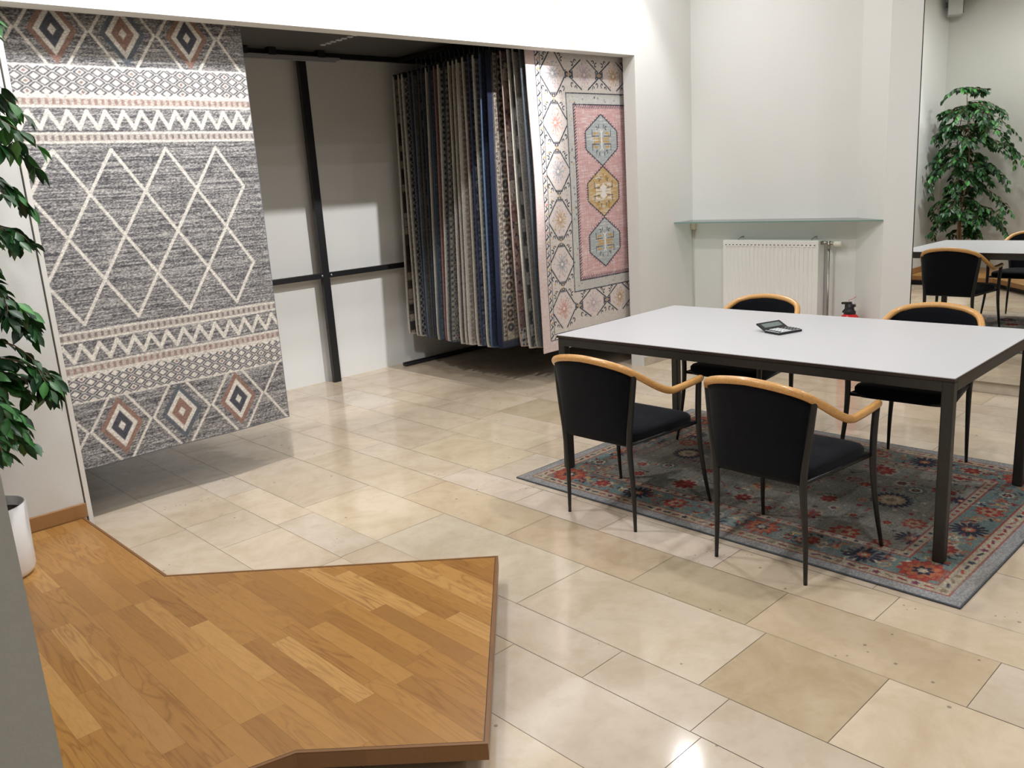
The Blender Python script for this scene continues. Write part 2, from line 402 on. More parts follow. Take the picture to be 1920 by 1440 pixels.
# opening wall with its big opening (x 1.11..5.435, up to z 2.43)
def opening_wall():
    bm = bmesh.new(); y0, y1 = YW, YW+.115
    bx(bm, XL-.1, y0, 0, 1.085, y1, CEIL); bx(bm, 5.437, y0, 0, XN+.1, y1, CEIL); bx(bm, 1.085, y0, 2.43, 5.437, y1, CEIL)
    bmesh.ops.remove_doubles(bm, verts=bm.verts[:], dist=1e-5)
    tag(obj('wall_opening', bm, M['wall']), 'white wall around the wide rug alcove opening', kind='structure')
opening_wall()
t = box('trim_1', (1.092, YW-.006, 0), (1.113, YW+.115, 2.43), M['trim']); tag(t, 'white edge strip down the left side of the alcove opening', kind='structure')
struct('wall_left', (XL-.35, .55, 0), (XL, YW+.07, CEIL), M['wallshade'], 'wall end at the left edge of the room, its shade put into the grey')
# end wall, pillar, splayed niche with radiator
def end_wall():
    bm = bmesh.new()
    prism(bm, [(XE, -3.2), (6.4, -3.2), (6.4, YW+.07), (XN, YW+.07), (XN, 2.80), (5.912, 2.49), (5.912, 2.29), (XE, 2.29)], 0, CEIL)
    tag(obj('wall_end', bm, M['wall']), 'white end wall with pillar and radiator niche', kind='structure')
end_wall()
# room behind the camera
struct('wall_back', (-3.3, -3.3, 0), (6.4, -3.2, CEIL), M['wall'])
struct('wall_side', (-3.3, -3.2, 0), (-3.2, .55, CEIL), M['wall'])
struct('wall_corner', (-3.2, .55, 0), (XL-.35, .65, CEIL), M['wall'])
# alcove shell
struct('wall_alcove_back', (.7, 6.2, 0), (6.4, 6.3, 2.72), M['wall'], 'white back wall of the rug alcove')
struct('wall_alcove_left', (.6, YW+.115, 0), (.7, 6.3, 2.72), M['tframe'])  # unseen wall, given a dark colour to deepen the alcove shade
struct('wall_alcove_right', (6.28, YW+.115, 0), (6.4, 6.2, 2.72), M['wall'])
def alcove_ceiling():
    t = NT('dark_slatted_ceiling'); co = t.coord((1, 60, 1)); sep = t.n('ShaderNodeSeparateXYZ', inp={0: co}).outputs
    st = t.math('FRACT', t.math('MULTIPLY', sep[1], 1.0)); st = t.math('ABSOLUTE', t.math('SUBTRACT', st, .5))
    t.set(Base_Color=t.ramp(st, [(.05, rgb(58, 57, 56)), (.4, rgb(104, 102, 99))]), Roughness=.6); t.bump(st, .6, .004)
    o = box('ceiling_alcove', (.6, YW+.115, 2.64), (6.4, 6.3, 2.72), t.m); tag(o, 'dark ribbed ceiling of the rug alcove', kind='structure')
    # row of bright staples across the ribs
    for k in range(11):
        b = box('ceiling_clip', (3.66+.004*(k % 2), 5.05+k*.072, 2.632), (3.70+.004*(k % 2), 5.075+k*.072, 2.6405), M['alu'])
        tag(b, 'small bright clip on the dark ribbed alcove ceiling', 'ceiling clip', 'row of clips on the alcove ceiling'); b.data.materials[0] = M['lampgrey']
alcove_ceiling()
# skirtings
def skirt():
    bm = bmesh.new(); bx(bm, 5.46, YW-.014, 0, 5.912, YW, .075); 
    tag(bevel(obj('baseboard_opening', bm, M['stoneskirt']), .003), 'beige stone skirting right of the alcove opening', kind='structure')
    bm = bmesh.new(); bx(bm, XE-.02, -3.2, 0, XE, 2.29, .078)
    tag(bevel(obj('baseboard_end', bm, M['stoneskirt']), .003), 'beige stone skirting below the mirror', kind='structure')
    bm = bmesh.new(); bx(bm, XL, YW-.018, .115, 1.088, YW, .183)
    tag(bevel(obj('baseboard_left', bm, M['oakskirt']), .003), 'oak skirting on the wooden platform behind the plant', kind='structure')
skirt()
# ---- mirror
def mirror_panel():
    r = empty('wall_mirror', (5.935, .3, .08)); tag(r, 'large frameless wall mirror on the end wall right of the pillar', 'mirror')
    box('edge_profile', (-.0245, 1.9842, .002), (-.0179, 1.9885, 3.30), M['blackplastic'], r)
    o = box('mirror_pane', (-.023, -3.0, 0.002), (-.018, 1.984, 3.30), M['mirror'], r)
    o = box('backing_board', (-.0179, -3.0, 0.002), (.024, 1.986, 3.30), M['blackplastic'], r)
mirror_panel()
M['backwall'] = plain('bounce_cut_wall', rgb(150, 146, 138), .85, scale=20, var=.02)  # unseen walls get a darker colour to cut bounced light
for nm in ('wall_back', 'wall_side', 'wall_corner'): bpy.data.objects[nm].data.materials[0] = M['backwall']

# ================================================================== LIGHTS (ceiling spots)
def spot(x, y, power, size=.11, label='', rot=(0, 0), col=(.965, .98, 1)):
    r = empty('ceiling_spotlight', (x, y, CEIL)); tag(r, label, 'ceiling light', 'ceiling downlights')
    bm = bmesh.new(); lathe(bm, [(.075, 0), (.075, -.05), (.062, -.05), (.062, -.012), (.0, -.012)], seg=24, cap=False); obj('lamp_housing', bm, M['lampgrey'], r, True)
    t = bpy.data.materials.get('lamp_glow')
    if t is None:
        n = NT('lamp_glow'); n.set(Base_Color=(1, 1, 1, 1), Emission_Color=(1, .95, .88, 1), Emission_Strength=12.0); t = n.m
    bm = bmesh.new(); lathe(bm, [(.06, -.020), (.06, -.014)], seg=24); obj('lamp_lens', bm, t, r)
    L = bpy.data.lights.new('spot_light', 'AREA'); L.shape = 'DISK'; L.size = size; L.energy = power; L.color = col
    o = bpy.data.objects.new('spot_light', L); COL.objects.link(o); o.parent = r; o.location = (0, 0, -.06); o.rotation_euler = (rot[0], rot[1], 0)
for (x, y, p, lb) in [(1.8, 3.35, 36, 'before the left end of the alcove'), (3.3, 3.35, 26, 'before the middle of the alcove'), (5.2, 3.68, 14, 'before the radiator niche'),
                      (.75, 2.55, 17, 'over the wooden platform'), (3.1, 1.3, 21, 'over the near table side'), (5.0, .4, 20, 'before the mirror'),
                      (1.7, .3, 22, 'beside the camera'), (4.0, -1.2, 14, 'in the far right bay'), (.9, -1.6, 20, 'behind the camera')]:
    spot(x, y, p, label='round recessed downlight '+lb)
def track_spot(x, y, target, energy, cone, label):
    r = empty('track_spotlight', (x, y, CEIL)); tag(r, label, 'spotlight', 'track spotlights')
    d = (Vector(target)-Vector((x, y, CEIL-.12))).normalized(); q = d.to_track_quat('-Z', 'Y').to_matrix().to_4x4(); T = Matrix.Translation((0, 0, -.12)) @ q
    bm = bmesh.new(); lathe(bm, [(.03, .06), (.045, .05), (.045, -.05), (.040, -.05), (.036, .0), (.0, .0)], seg=24, cap=False); bm.transform(T); obj('lamp_head', bm, M['lampgrey'], r, True)
    bm = bmesh.new(); tube(bm, [(0, 0, 0), (0, 0, -.10)], .008, 8); obj('stem', bm, M['lampgrey'], r, True)
    L = bpy.data.lights.new('track_light', 'SPOT'); L.energy = energy; L.spot_size = math.radians(cone); L.spot_blend = .45; L.shadow_soft_size = .03; L.color = (.98, .985, 1)
    o = bpy.data.objects.new('track_light', L); COL.objects.link(o); o.parent = r; o.matrix_local = T @ Matrix.Translation((0, 0, -.055))
track_spot(4.35, 2.47, (3.5, 6.2, .9), 470, 46, 'track spotlight aimed into the alcove')
track_spot(1.75, 3.30, (1.9, 4.5, 1.5), 115, 85, 'track spotlight aimed at the left hanging rug')
track_spot(5.2, 3.30, (5.0, 4.5, 1.6), 40, 80, 'track spotlight aimed at the pink and white rug')

# ================================================================== PLATFORM
def platform():
    r = empty('wooden_platform', (0, 0, 0)); tag(r, 'low angular platform of honey oak strip parquet beside the left wall', 'platform')
    P = [(.102, 4.215), (1.07, 4.215), (1.078, 3.24), (2.033, 2.325), (1.232, 1.503), (.867, 1.861), (.765, 1.888), (.102, 2.04)]
    bm = bmesh.new(); prism(bm, P, .066, .1135); obj('platform_edge', bm, M['nosing'], r)
    def inset(P, d):
        c = Vector((.75, 2.9)); out = []; n = len(P)
        for i in range(n):
            a, b, c_ = Vector(P[i-1]), Vector(P[i]), Vector(P[(i+1) % n])
            e1 = (b-a).normalized(); e2 = (c_-b).normalized()
            n1 = Vector((e1.y, -e1.x)); n2 = Vector((e2.y, -e2.x)); nn = (n1+n2); k = nn.length_squared/2
            out.append(tuple(b + nn*(d/max(k, .3))))
        return out
    Q = inset(P, .0125)
    bm = bmesh.new(); prism(bm, Q, .1125, .115); obj('parquet_top', bm, M['parquet'], r)
    # thin dark joint then rim, along the free edges
    def strip(d0, d1, z0, z1, name, m):
        A, B = inset(P, d0), inset(P, d1); bm = bmesh.new(); n = len(P)
        for i in range(n):
            j = (i+1) % n
            vs_ = [bm.verts.new((p[0], p[1], z)) for z in (z0, z1) for p in (A[i], A[j], B[j], B[i])]
            for q in ((0, 3, 2, 1), (4, 5, 6, 7), (0, 1, 5, 4), (2, 3, 7, 6), (1, 2, 6, 5), (3, 0, 4, 7)): bm.faces.new([vs_[k] for k in q])
        return obj(name, bm, m, r)
    strip(.0, .010, .1125, .1155, 'rim', M['nosing'])
    strip(.010, .0125, .1125, .1145, 'dark_joint', M['tedge'])
    bm = bmesh.new(); prism(bm, [(.102, 4.215), (1.0, 4.215), (1.0, 3.20), (1.93, 2.325), (1.235, 1.62), (.90, 1.95), (.78, 1.98), (.102, 2.12)], 0.0, .066); obj('plinth', bm, M['steel'], r)
platform()

# ================================================================== TABLE
def table():
    r = empty('meeting_table', (3.739, 2.066, 0.008), math.radians(1.1)); tag(r, 'large white laminate table on dark square steel legs', 'table')
    a, b = .541, .985
    bevel(box('tabletop', (-a, -b, .7385), (a, b, .7425), M['laminate'], r), .001)
    box('edge_band', (-a+.0005, -b+.0005, .7265), (a-.0005, b-.0005, .7384), M['tedge'], r)
    bm = bmesh.new(); i, w = .004, .032; A, B = a-i, b-i
    bx(bm, -A, -B+.04, .685, -A+w, B-.04, .7264); bx(bm, A-w, -B+.04, .685, A, B-.04, .7264); bx(bm, -A+.04, -B, .685, A-.04, -B+w, .7264); bx(bm, -A+.04, B-w, .685, A-.04, B, .7264)
    bevel(obj('frame', bm, M['tframe'], r), .002)
    for sx in (-1, 1):
        for sy in (-1, 1):
            x, y = sx*(A-.022), sy*(B-.022)
            bevel(box('leg', (x-.022, y-.022, 0), (x+.022, y+.022, .7264), M['tframe'], r), .006)
table()

# ================================================================== CHAIRS  (local: rear feet at x=0, faces +x)
def make_chair():
    r = empty('armchair'); 
    # bent rail: arm tip - arm - crown - arm - tip
    half = [(.466, .250, .613), (.41, .257, .613), (.34, .262, .613), (.26, .265, .613), (.19, .265, .618), (.115, .257, .650), (.03, .236, .705), (-.035, .202, .750), (-.068, .145, .773), (-.082, .075, .785)]
    P = half + [(-.087, 0, .790)] + [(x, -y, z) for x, y, z in half[::-1]]
    path = catmull(P, 5); n = len(path)
    rad = [.0162*(1 if 1 < i < n-2 else (.55 if i in (0, n-1) else .85)) for i in range(n)]
    bm = bmesh.new(); tube(bm, path, rad, 14); obj('bentwood_rail', bm, M['beech'], r, True)
    # back panel, curved, following the rail
    bm = bmesh.new(); nu, nv = 20, 12
    def railz(y):
        ps = [(abs(p[1]), p[2], p[0]) for p in half if p[0] < .05] + [(0, .790, -.087)]
        ps.sort()
        for (a, z0, x0), (b, z1, x1) in zip(ps, ps[1:]):
            if a <= y <= b: t = (y-a)/(b-a); return z0+(z1-z0)*t, x0+(x1-x0)*t
        return ps[-1][1], ps[-1][2]
    G = {}
    for side in (0, 1):
        for i in range(nu+1):
            u = -1+2*i/nu; yt = .220*u; zt, xt = railz(abs(yt)); zt -= .006
            for j in range(nv+1):
                v = j/nv; y = u*(.184+(.220-.184)*v**.8); z = .405+(zt-.405)*v
                xb = -.012 + (-.012)*(1-u*u)
                x = xb + (xt-xb)*v**1.25 + (.011 if side else -.011)*(1-.0*v)*(1-abs(u)**8*.5)
                G[side, i, j] = bm.verts.new((x, y, z))
    for side in (0, 1):
        for i in range(nu):
            for j in range(nv): bm.faces.new((G[side, i, j], G[side, i+1, j], G[side, i+1, j+1], G[side, i, j+1]))
    for i in range(nu):
        for j in (0, nv): bm.faces.new((G[0, i, j], G[0, i+1, j], G[1, i+1, j], G[1, i, j]))
    for j in range(nv):
        for i in (0, nu): bm.faces.new((G[0, i, j], G[0, i, j+1], G[1, i, j+1], G[1, i, j]))
    obj('backrest', bm, M['cloth'], r, True)
    # seat cushion
    def ring(z, k, dx=0):
        out = []
        for a in range(48):
            t = 2*math.pi*a/48; c, s = math.cos(t), math.sin(t); q = 7.0
            x = math.copysign(abs(c)**(2/q), c); y = math.copysign(abs(s)**(2/q), s)
            X = .215+.222*x*k+dx; w = .185+(.24-.185)*(X/.44)
            out.append((X, y*w*k, z))
        return out
    bm = bmesh.new(); loft(bm, [ring(.392, .96), ring(.395, .985), ring(.405, 1.0), ring(.436, 1.0), ring(.447, .965), ring(.454, .88), ring(.459, .7), ring(.463, .4), ring(.464, .1)]); obj('seat', bm, M['cloth'], r, True)
    for s in (1, -1):
        bm = bmesh.new(); p = catmull([(.482, s*.270, 0), (.458, s*.258, .14), (.442, s*.246, .30), (.437, s*.243, .42), (.436, s*.246, .52), (.430, s*.254, .606)], 4)
        tube(bm, p, [.0075+.0065*min(1, q.z/.40) for q in p], 12); obj('leg', bm, M['legs'], r, True)
        bm = bmesh.new(); p = catmull([(-.005, s*.196, 0), (-.002, s*.192, .18), (-.012, s*.187, .40), (-.012, s*.203, .55), (-.008, s*.217, .68), (-.006, s*.222, .725)], 4)
        tube(bm, p, [.0075+.0065*min(1, q.z/.38) for q in p], 12); obj('leg', bm, M['legs'], r, True)
    bm = bmesh.new()
    for s in (1, -1): tube(bm, [(-.008, s*.180, .403), (.432, s*.236, .403)], .009, 8)
    tube(bm, [(-.006, -.18, .402), (-.006, .18, .402)], .009, 8); tube(bm, [(.426, -.238, .403), (.426, .238, .403)], .009, 8)
    obj('seat_frame', bm, M['legs'], r, True)
    return r
chair0 = make_chair()
def copy_tree(o, parent=None):
    c = o.copy(); COL.objects.link(c); c.parent = parent
    for ch in list(o.children): copy_tree(ch, c)
    return c
for i, (x, y, a, lb) in enumerate([
        (2.757, 2.404, .6, 'black upholstered armchair with beech rail, nearest the rug alcove, back to the camera'),
        (2.763, 1.597, -.6, 'black upholstered armchair with beech rail, nearest the camera on the near side of the table'),
        (4.425, 2.555, 179.5, 'black armchair with beech rail behind the table, in front of the radiator'),
        (4.450, 1.605, 182.0, 'black armchair with beech rail behind the table, in front of the mirror')]):
    c = chair0 if i == 0 else copy_tree(chair0)
    c.location = (x, y, 0.0 if i < 2 else .0085); c.rotation_euler = (0, math.radians(-1.0) if i < 2 else 0, math.radians(a))
    tag(c, lb, 'chair', 'beech-railed armchairs around the table')

# ================================================================== CALCULATOR
def calculator():
    r = empty('pocket_calculator', (3.757, 2.052, .7512), math.radians(-113)); tag(r, 'small black and silver folding desk calculator lying on the white table', 'calculator')
    # local: +y away from the reader towards the display, x across
    r.rotation_euler = (0, 0, math.radians(-17))
    bevel(box('body', (-.076, -.050, 0), (.076, .052, .010), M['blackplastic'], r), .004)
    bevel(box('key_plate', (-.073, -.047, .0101), (.073, .050, .0125), M['silver'], r), .001)
    T = Matrix.Translation((0, .052, .010)) @ Matrix.Rotation(math.radians(24), 4, 'X')
    bm = bmesh.new(); bx(bm, -.076, 0, -.003, .076, .062, .005, T); d = bevel(obj('display_lid', bm, M['blackplastic'], r), .002)
    bm = bmesh.new(); bx(bm, -.058, .014, .0049, .058, .048, .0057, T); obj('display', bm, M['screen'], d)
    for j in range(5):
        for i in range(7):
            x = -.062+i*.0207; y = -.038+j*.019; dark = i == 0 or i > 3
            bevel(box('key', (x-.0065, y-.0052, .0124), (x+.0065, y+.0052, .0150), M['blackplastic'] if dark else M['keywhite'], r), .001, 1)
calculator()

# ================================================================== PERSIAN RUG ON THE FLOOR
def floor_rug():
    W, H = 1.635, 2.235; st = .0042
    cv = Canvas(np.arange(0, W+1e-6, st), np.arange(0, H+1e-6, st), C8(138, 140, 134))
    R = random.Random(11); nv, nu = cv.nv, cv.nu
    red, red2, org, tan, crm, navy, teal, dk = C8(150, 34, 40), C8(176, 52, 44), C8(196, 96, 60), C8(178, 146, 112), C8(208, 192, 164), C8(32, 38, 66), C8(92, 128, 134), C8(56, 52, 56)
    n1 = vnoise(nv, nu, 40, 60, 1)[..., None]; n2 = vnoise(nv, nu, 2, 22, 2)[..., None]
    cv.I = cv.I*(.86+.14*n1+.16*n2); cv.I = cv.I*(1-.35*n1**2)+C8(160, 148, 130)*.35*n1**2
    def inb(d0, d1, c, al=1):   # band between inset d0 and d1
        U, V = cv.U, cv.V; d = np.minimum(np.minimum(U, W-U), np.minimum(V, H-V)); a = cv.soft(d0-d)*cv.soft(d-d1); cv.put((slice(None), slice(None)), al*a, c)
    # field flowers
    def leafs(x, y, r, n, c):
        for k in range(n):
            a = R.uniform(0, 6.28); p = (x+r*math.cos(a), y+r*math.sin(a)); cv.line(p, (p[0]+.02*math.cos(a+.6), p[1]+.02*math.sin(a+.6)), .005, c)
    def blossom(k, x, y, r):
        r = r*.98; a = R.uniform(0, 3); n = 9 if r > .045 else 7
        if k == 'r': cv.flower(x, y, r*1.28, crm, 8, .2, a, .45); cv.flower(x, y, r, red, n, .4, a); cv.flower(x, y, r*.5, red2, 6, .4, a, .9); cv.flower(x, y, r*.22, org, 5, .3, a); leafs(x, y, r*1.3, 4, dk)
        elif k == 'o': cv.flower(x, y, r*1.1, red2, n, .35, a); cv.flower(x, y, r*.7, tan, 7, .4, a); cv.flower(x, y, r*.3, red, 5, .3, a)
        elif k == 'O': cv.flower(x, y, r*1.15, red2, 11, .45, a, 1, 1, .7); cv.flower(x, y, r*.85, org, 9, .4, a+.4); cv.flower(x, y, r*.5, navy, 7, .5, a); cv.flower(x, y, r*.25, crm, 6, .3, a)
        elif k == 'n': cv.flower(x, y, r*1.15, navy, 22, .30, a, 1, 1, .7); cv.flower(x, y, r*.78, tan, 14, .18, a); cv.flower(x, y, r*.55, crm, 9, .2, a, .7); cv.flower(x, y, r*.3, tan*.8, 7, .3, a)
        elif k == 'N': cv.flower(x, y, r*1.2, navy, 14, .55, a, 1, 1, .8); cv.flower(x, y, r*.45, org, 8, .4, a); cv.flower(x, y, r*.2, crm, 5, .3, a)
        elif k == 't': cv.flower(x, y, r, tan, n, .3, a); cv.flower(x, y, r*.55, red2, 6, .3, a, .8); cv.flower(x, y, r*.25, crm, 5, .2, a)
        elif k == 'c': cv.flower(x, y, r, crm, 8, .3, a); cv.flower(x, y, r*.6, navy, 6, .3, a, .9); cv.flower(x, y, r*.3, red, 5, .3, a)
        elif k == 'b': cv.flower(x, y, r*1.1, teal*.8, 12, .4, a); cv.flower(x, y, r*.7, crm, 9, .3, a); cv.flower(x, y, r*.45, navy, 7, .3, a); cv.flower(x, y, r*.2, org, 5, .2, a)
    # vines
    for _ in range(90):
        x, y, a = R.uniform(.34, W-.34), R.uniform(.34, H-.34), R.uniform(0, 6.28); P = [(x, y)]
        for k in range(6): a += R.uniform(-.2, .7); x += .02*math.cos(a); y += .02*math.sin(a); P.append((x, y))
        cv.poly(P, .0045, R.choice([dk, red, teal*.7, navy, tan]), al=.8)
        cv.flower(x, y, .012, R.choice([red, tan, crm]), 5, .3)
    F = [('r', .442, 1.46, .066), ('r', .679, 1.474, .034), ('r', .559, 1.82, .032), ('r', .406, 1.957, .044), ('r', .459, 1.135, .044), ('r', .409, .979, .026), ('r', .679, .814, .042), ('r', .46, .808, .064), ('r', 1.224, .829, .058), ('r', .991, .828, .044), ('r', .569, .493, .022), ('o', .622, .401, .054), ('o', .367, .59, .065), ('o', .358, .427, .037), ('r', 1.309, .447, .044), ('t', .636, 1.137, .057), ('c', 1.067, .631, .043), ('b', .625, 1.691, .05), ('t', .757, .683, .029), ('c', .588, .744, .029), ('n', .831, .585, .087), ('n', .854, 1.72, .08), ('N', .468, .35, .06), ('r', .432, 1.741, .035), ('r', .75, .97, .03), ('r', .56, .64, .02), ('r', .88, 1.0, .05), ('o', 1.08, .45, .045), ('r', 1.0, .38, .03), ('N', 1.0, .34, .04)]
    for k, x, y, r in F: blossom(k, x, y, r)
    for k, x, y, r in F:            # the far half of the field mirrors the near half
        if x < .78 and abs(W-x-.83) > .1: blossom(k, W-x, H-y, r)
    for _ in range(120):
        x, y = R.uniform(.33, W-.33), R.uniform(.33, H-.33); cv.flower(x, y, R.uniform(.007, .016), R.choice([red, red2, crm, tan, navy, teal]), 5, .4, R.random()*3, .85)
    # border
    inb(.125, .285, C8(104, 132, 134)); inb(.285, .292, red2); inb(.292, .328, C8(176, 164, 142)); inb(.328, .334, red)
    inb(.0, .058, C8(164, 166, 170)); inb(.058, .064, red2); inb(.064, .116, C8(190, 176, 150)); inb(.116, .123, red2)
    def around(d, step, fn):
        k = 0; x = d
        pts = []
        n = int((W-2*d)/step); sx = (W-2*d)/n
        for i in range(n): pts += [(d+sx*i, d, 0), (W-d-sx*i, H-d, 2)]
        n = int((H-2*d)/step); sy = (H-2*d)/n
        for i in range(n): pts += [(W-d, d+sy*i, 1), (d, H-d-sy*i, 3)]
        for p in pts: fn(k, *p); k += 1
    def small(k, x, y, s):
        a = R.uniform(-.5, .5)+(math.pi/2 if s % 2 else 0); c = R.choice([red, red2, navy, tan*.8, C8(120, 40, 80)])
        if k % 3: cv.line((x-.014*math.cos(a), y-.014*math.sin(a)), (x+.014*math.cos(a), y+.014*math.sin(a)), .011, c)
        else: cv.flower(x, y, .016, c, 5, .5, a)
    around(.09, .048, small)
    around(.31, .05, lambda k, x, y, s: cv.flower(x, y, .011, R.choice([red, red2, navy]), 5, .4, R.random()))
    def filler(k, x, y, s):
        for _ in range(9):
            xx, yy = x+R.uniform(-.06, .06), y+R.uniform(-.06, .06)
            d = min(min(xx, W-xx), min(yy, H-yy))
            if not .14 < d < .27: continue
            a = R.uniform(0, 6.28); c = R.choice([org, red2, tan, crm, C8(206, 160, 90), navy, red])
            cv.poly([(xx, yy), (xx+.018*math.cos(a), yy+.018*math.sin(a)), (xx+.030*math.cos(a+.7), yy+.030*math.sin(a+.7))], R.uniform(.006, .012), c)
    around(.205, .06, filler)
    def big(k, x, y, s):
        blossom(['O', 'r', 'N', 'o', 'b'][k//2 % 5], x, y, [.072, .045, .066, .055, .052][k//2 % 5])
    around(.205, .205, big)
    for c in ((.205, .205), (W-.205, .205), (.205, H-.205), (W-.205, H-.205)): blossom('O', c[0], c[1], .085)
    # wear
    w = vnoise(nv, nu, 3, 30, 7)*vnoise(nv, nu, 50, 60, 8); w = np.clip((w-.30)*3.2, 0, .75)
    cv.put((slice(None), slice(None)), w, C8(142, 142, 140))
    lum = cv.I.mean(-1, keepdims=True); cv.I = cv.I*.74+lum*.14+C8(122, 112, 100)*.12
    pt = vnoise(nv, nu, 70, 80, 12)[..., None]; cv.I = cv.I*(1-.22*pt)+C8(128, 114, 92)*.22*pt
    fine = vnoise(nv, nu, 1, 2, 9)[..., None]; cv.I *= (.80+.24*fine)
    e = np.minimum(np.minimum(cv.U, W-cv.U), np.minimum(cv.V, H-cv.V)); cv.put((slice(None), slice(None)), cv.soft(e-.006), C8(88, 92, 98))
    o = build_cloth('patterned_rug', cv, lambda U, V: (2.918+U, .908+V, .0075+0*U), M['rug'], .006)
    tag(o, 'faded grey blue oriental rug with red flowers under the table', 'rug')
floor_rug()

# ================================================================== LEFT HANGING RUG (grey with cream diamonds)
XR, ZB = 2.28, .305
def berber(cv, seed=3):
    nv, nu = cv.nv, cv.nu; r = np.random.default_rng(seed)
    row = r.random((nv, 1)); row = np.repeat(row, nu, 1)
    st = .34*vnoise(nv, nu, 1.6, 26, seed)+.20*row+.46*vnoise(nv, nu, 1, 1.8, seed+1)
    st = np.clip((st-.5)*2.3+.5, 0, 1)[..., None]
    cv.I = C8(82, 81, 85)*(1-st)+C8(188, 184, 180)*st
    crm, drk, brn, blu = C8(220, 214, 205), C8(84, 84, 92), C8(150, 120, 109), C8(102, 107, 114)
    zc = 1.4175
    # big lattice
    a0, hu, hz = 1.265, .131, .2025
    for i in range(-6, 9):
        for j in range(-2, 2):
            if (i+j) % 2 == 0 and i+1 <= 7: cv.line((a0+hu*i, zc+hz*j), (a0+hu*(i+1), zc+hz*(j+1)), .0155, crm)
            if (i+j) % 2 != 0 and i+1 <= 7: cv.line((a0+hu*i, zc+hz*(j+1)), (a0+hu*(i+1), zc+hz*j), .0155, crm)
    for sg in (1, -1):
        Z = lambda z: zc+sg*(z-zc)
        def rc(z0, z1, c, al=1): cv.rect(.9, min(Z(z0), Z(z1)), 2.3, max(Z(z0), Z(z1)), c, al)
        # comb bands
        rc(.932, .982, C8(190, 180, 172)); rc(.932, .941, crm); rc(.972, .982, crm); rc(.775, .822, C8(190, 180, 172)); rc(.812, .822, crm); rc(.770, .779, crm)
        k = 0; x = .93
        while x < 2.28:
            cv.rect(x, min(Z(.945), Z(.968)), x+.013, max(Z(.945), Z(.968)), C8(136, 126, 124)); cv.rect(x, min(Z(.783), Z(.808)), x+.014, max(Z(.783), Z(.808)), C8(162, 136, 128)); x += .031
        # zigzag
        x = 1.277-.085*5
        while x < 2.3:
            cv.line((x-.0425, Z(.915)), (x, Z(.838)), .019, crm); cv.line((x, Z(.838)), (x+.0425, Z(.915)), .019, crm); x += .0845
        # small lattice of diamonds on cream
        rc(.634, .772, crm)
        p = .079; q = .0445
        for i in range(-1, 19):
            for j in range(0, 7):
                cx, cz = .93+i*p+(p/2 if j % 2 else 0), .641+j*q/2
                if cz > .768: continue
                for s1 in (1, -1):
                    for s2 in (1, -1):
                        if j in (0, 6) and s2 == (-1 if j == 0 else 1): continue
                        cv.line((cx+s1*p*.33, Z(cz)), (cx+s1*p*.04, Z(cz+s2*q*.38)), .0068, drk, .85)
                if j % 2 == 1 and i % 3 == 0: cv.rhomb(cx, Z(cz), .009, .008, C8(146, 122, 118))
        rc(.634, .641, crm); rc(.763, .771, crm)
        # diamonds row
        y0, y1 = Z(.634), Z(.305)
        cz = Z(.483)
        for k in range(-2, 4):
            cx = 1.355+.3128*k; 
            o1, o2 = (brn, drk) if k % 2 == 0 else (blu, brn)
            lim = (min(Z(.31), Z(.632)), max(Z(.31), Z(.632)))
            for s1 in (1, -1):
                for s2 in (1, -1):
                    # outer cream line clipped by the band
                    ex = .149; ey = .215; t = min(1, (.150 if s2*sg > 0 else .172)/ey)
                    cv.line((cx+s1*ex, cz), (cx+s1*ex*(1-t), cz+s2*ey*t), .0135, crm)
            if k == 3: continue
            cv.rhomb(cx, cz, .107, .150, o1); cv.rhomb(cx, cz, .085, .118, C8(118, 112, 110), .25)
            cv.rhomb(cx, cz, .080, .114, crm); cv.rhomb(cx, cz, .054, .079, o2); cv.rhomb(cx, cz, .019, .026, crm)
        # the strand running off at the right edge
    fine = vnoise(nv, nu, 1.0, 1.4, seed+5)[..., None]; cv.I *= (.84+.30*fine)
    cv.rect(2.2765, 0, 2.3, 3, C8(120, 124, 134)); cv.rect(.9, ZB-.01, 2.3, ZB+.004, C8(120, 124, 134))
def clamp_for(o, x0, x1, y, z, ztop=2.64):
    bm = bmesh.new(); bx(bm, x0, y-.012, z-.03, x1, y+.012, z+.012); b = obj('clamp_bar', bm, M['darkrail'], o)
    for x in (x0+.18*(x1-x0), x0+.82*(x1-x0)):
        bm = bmesh.new(); tube(bm, [(x, y, z+.01), (x, y, ztop-.055), (x, y+.012, ztop-.03), (x, y, ztop-.018), (x, y-.012, ztop-.03)], .004, 6); obj('hook', bm, M['alu'], o, True)
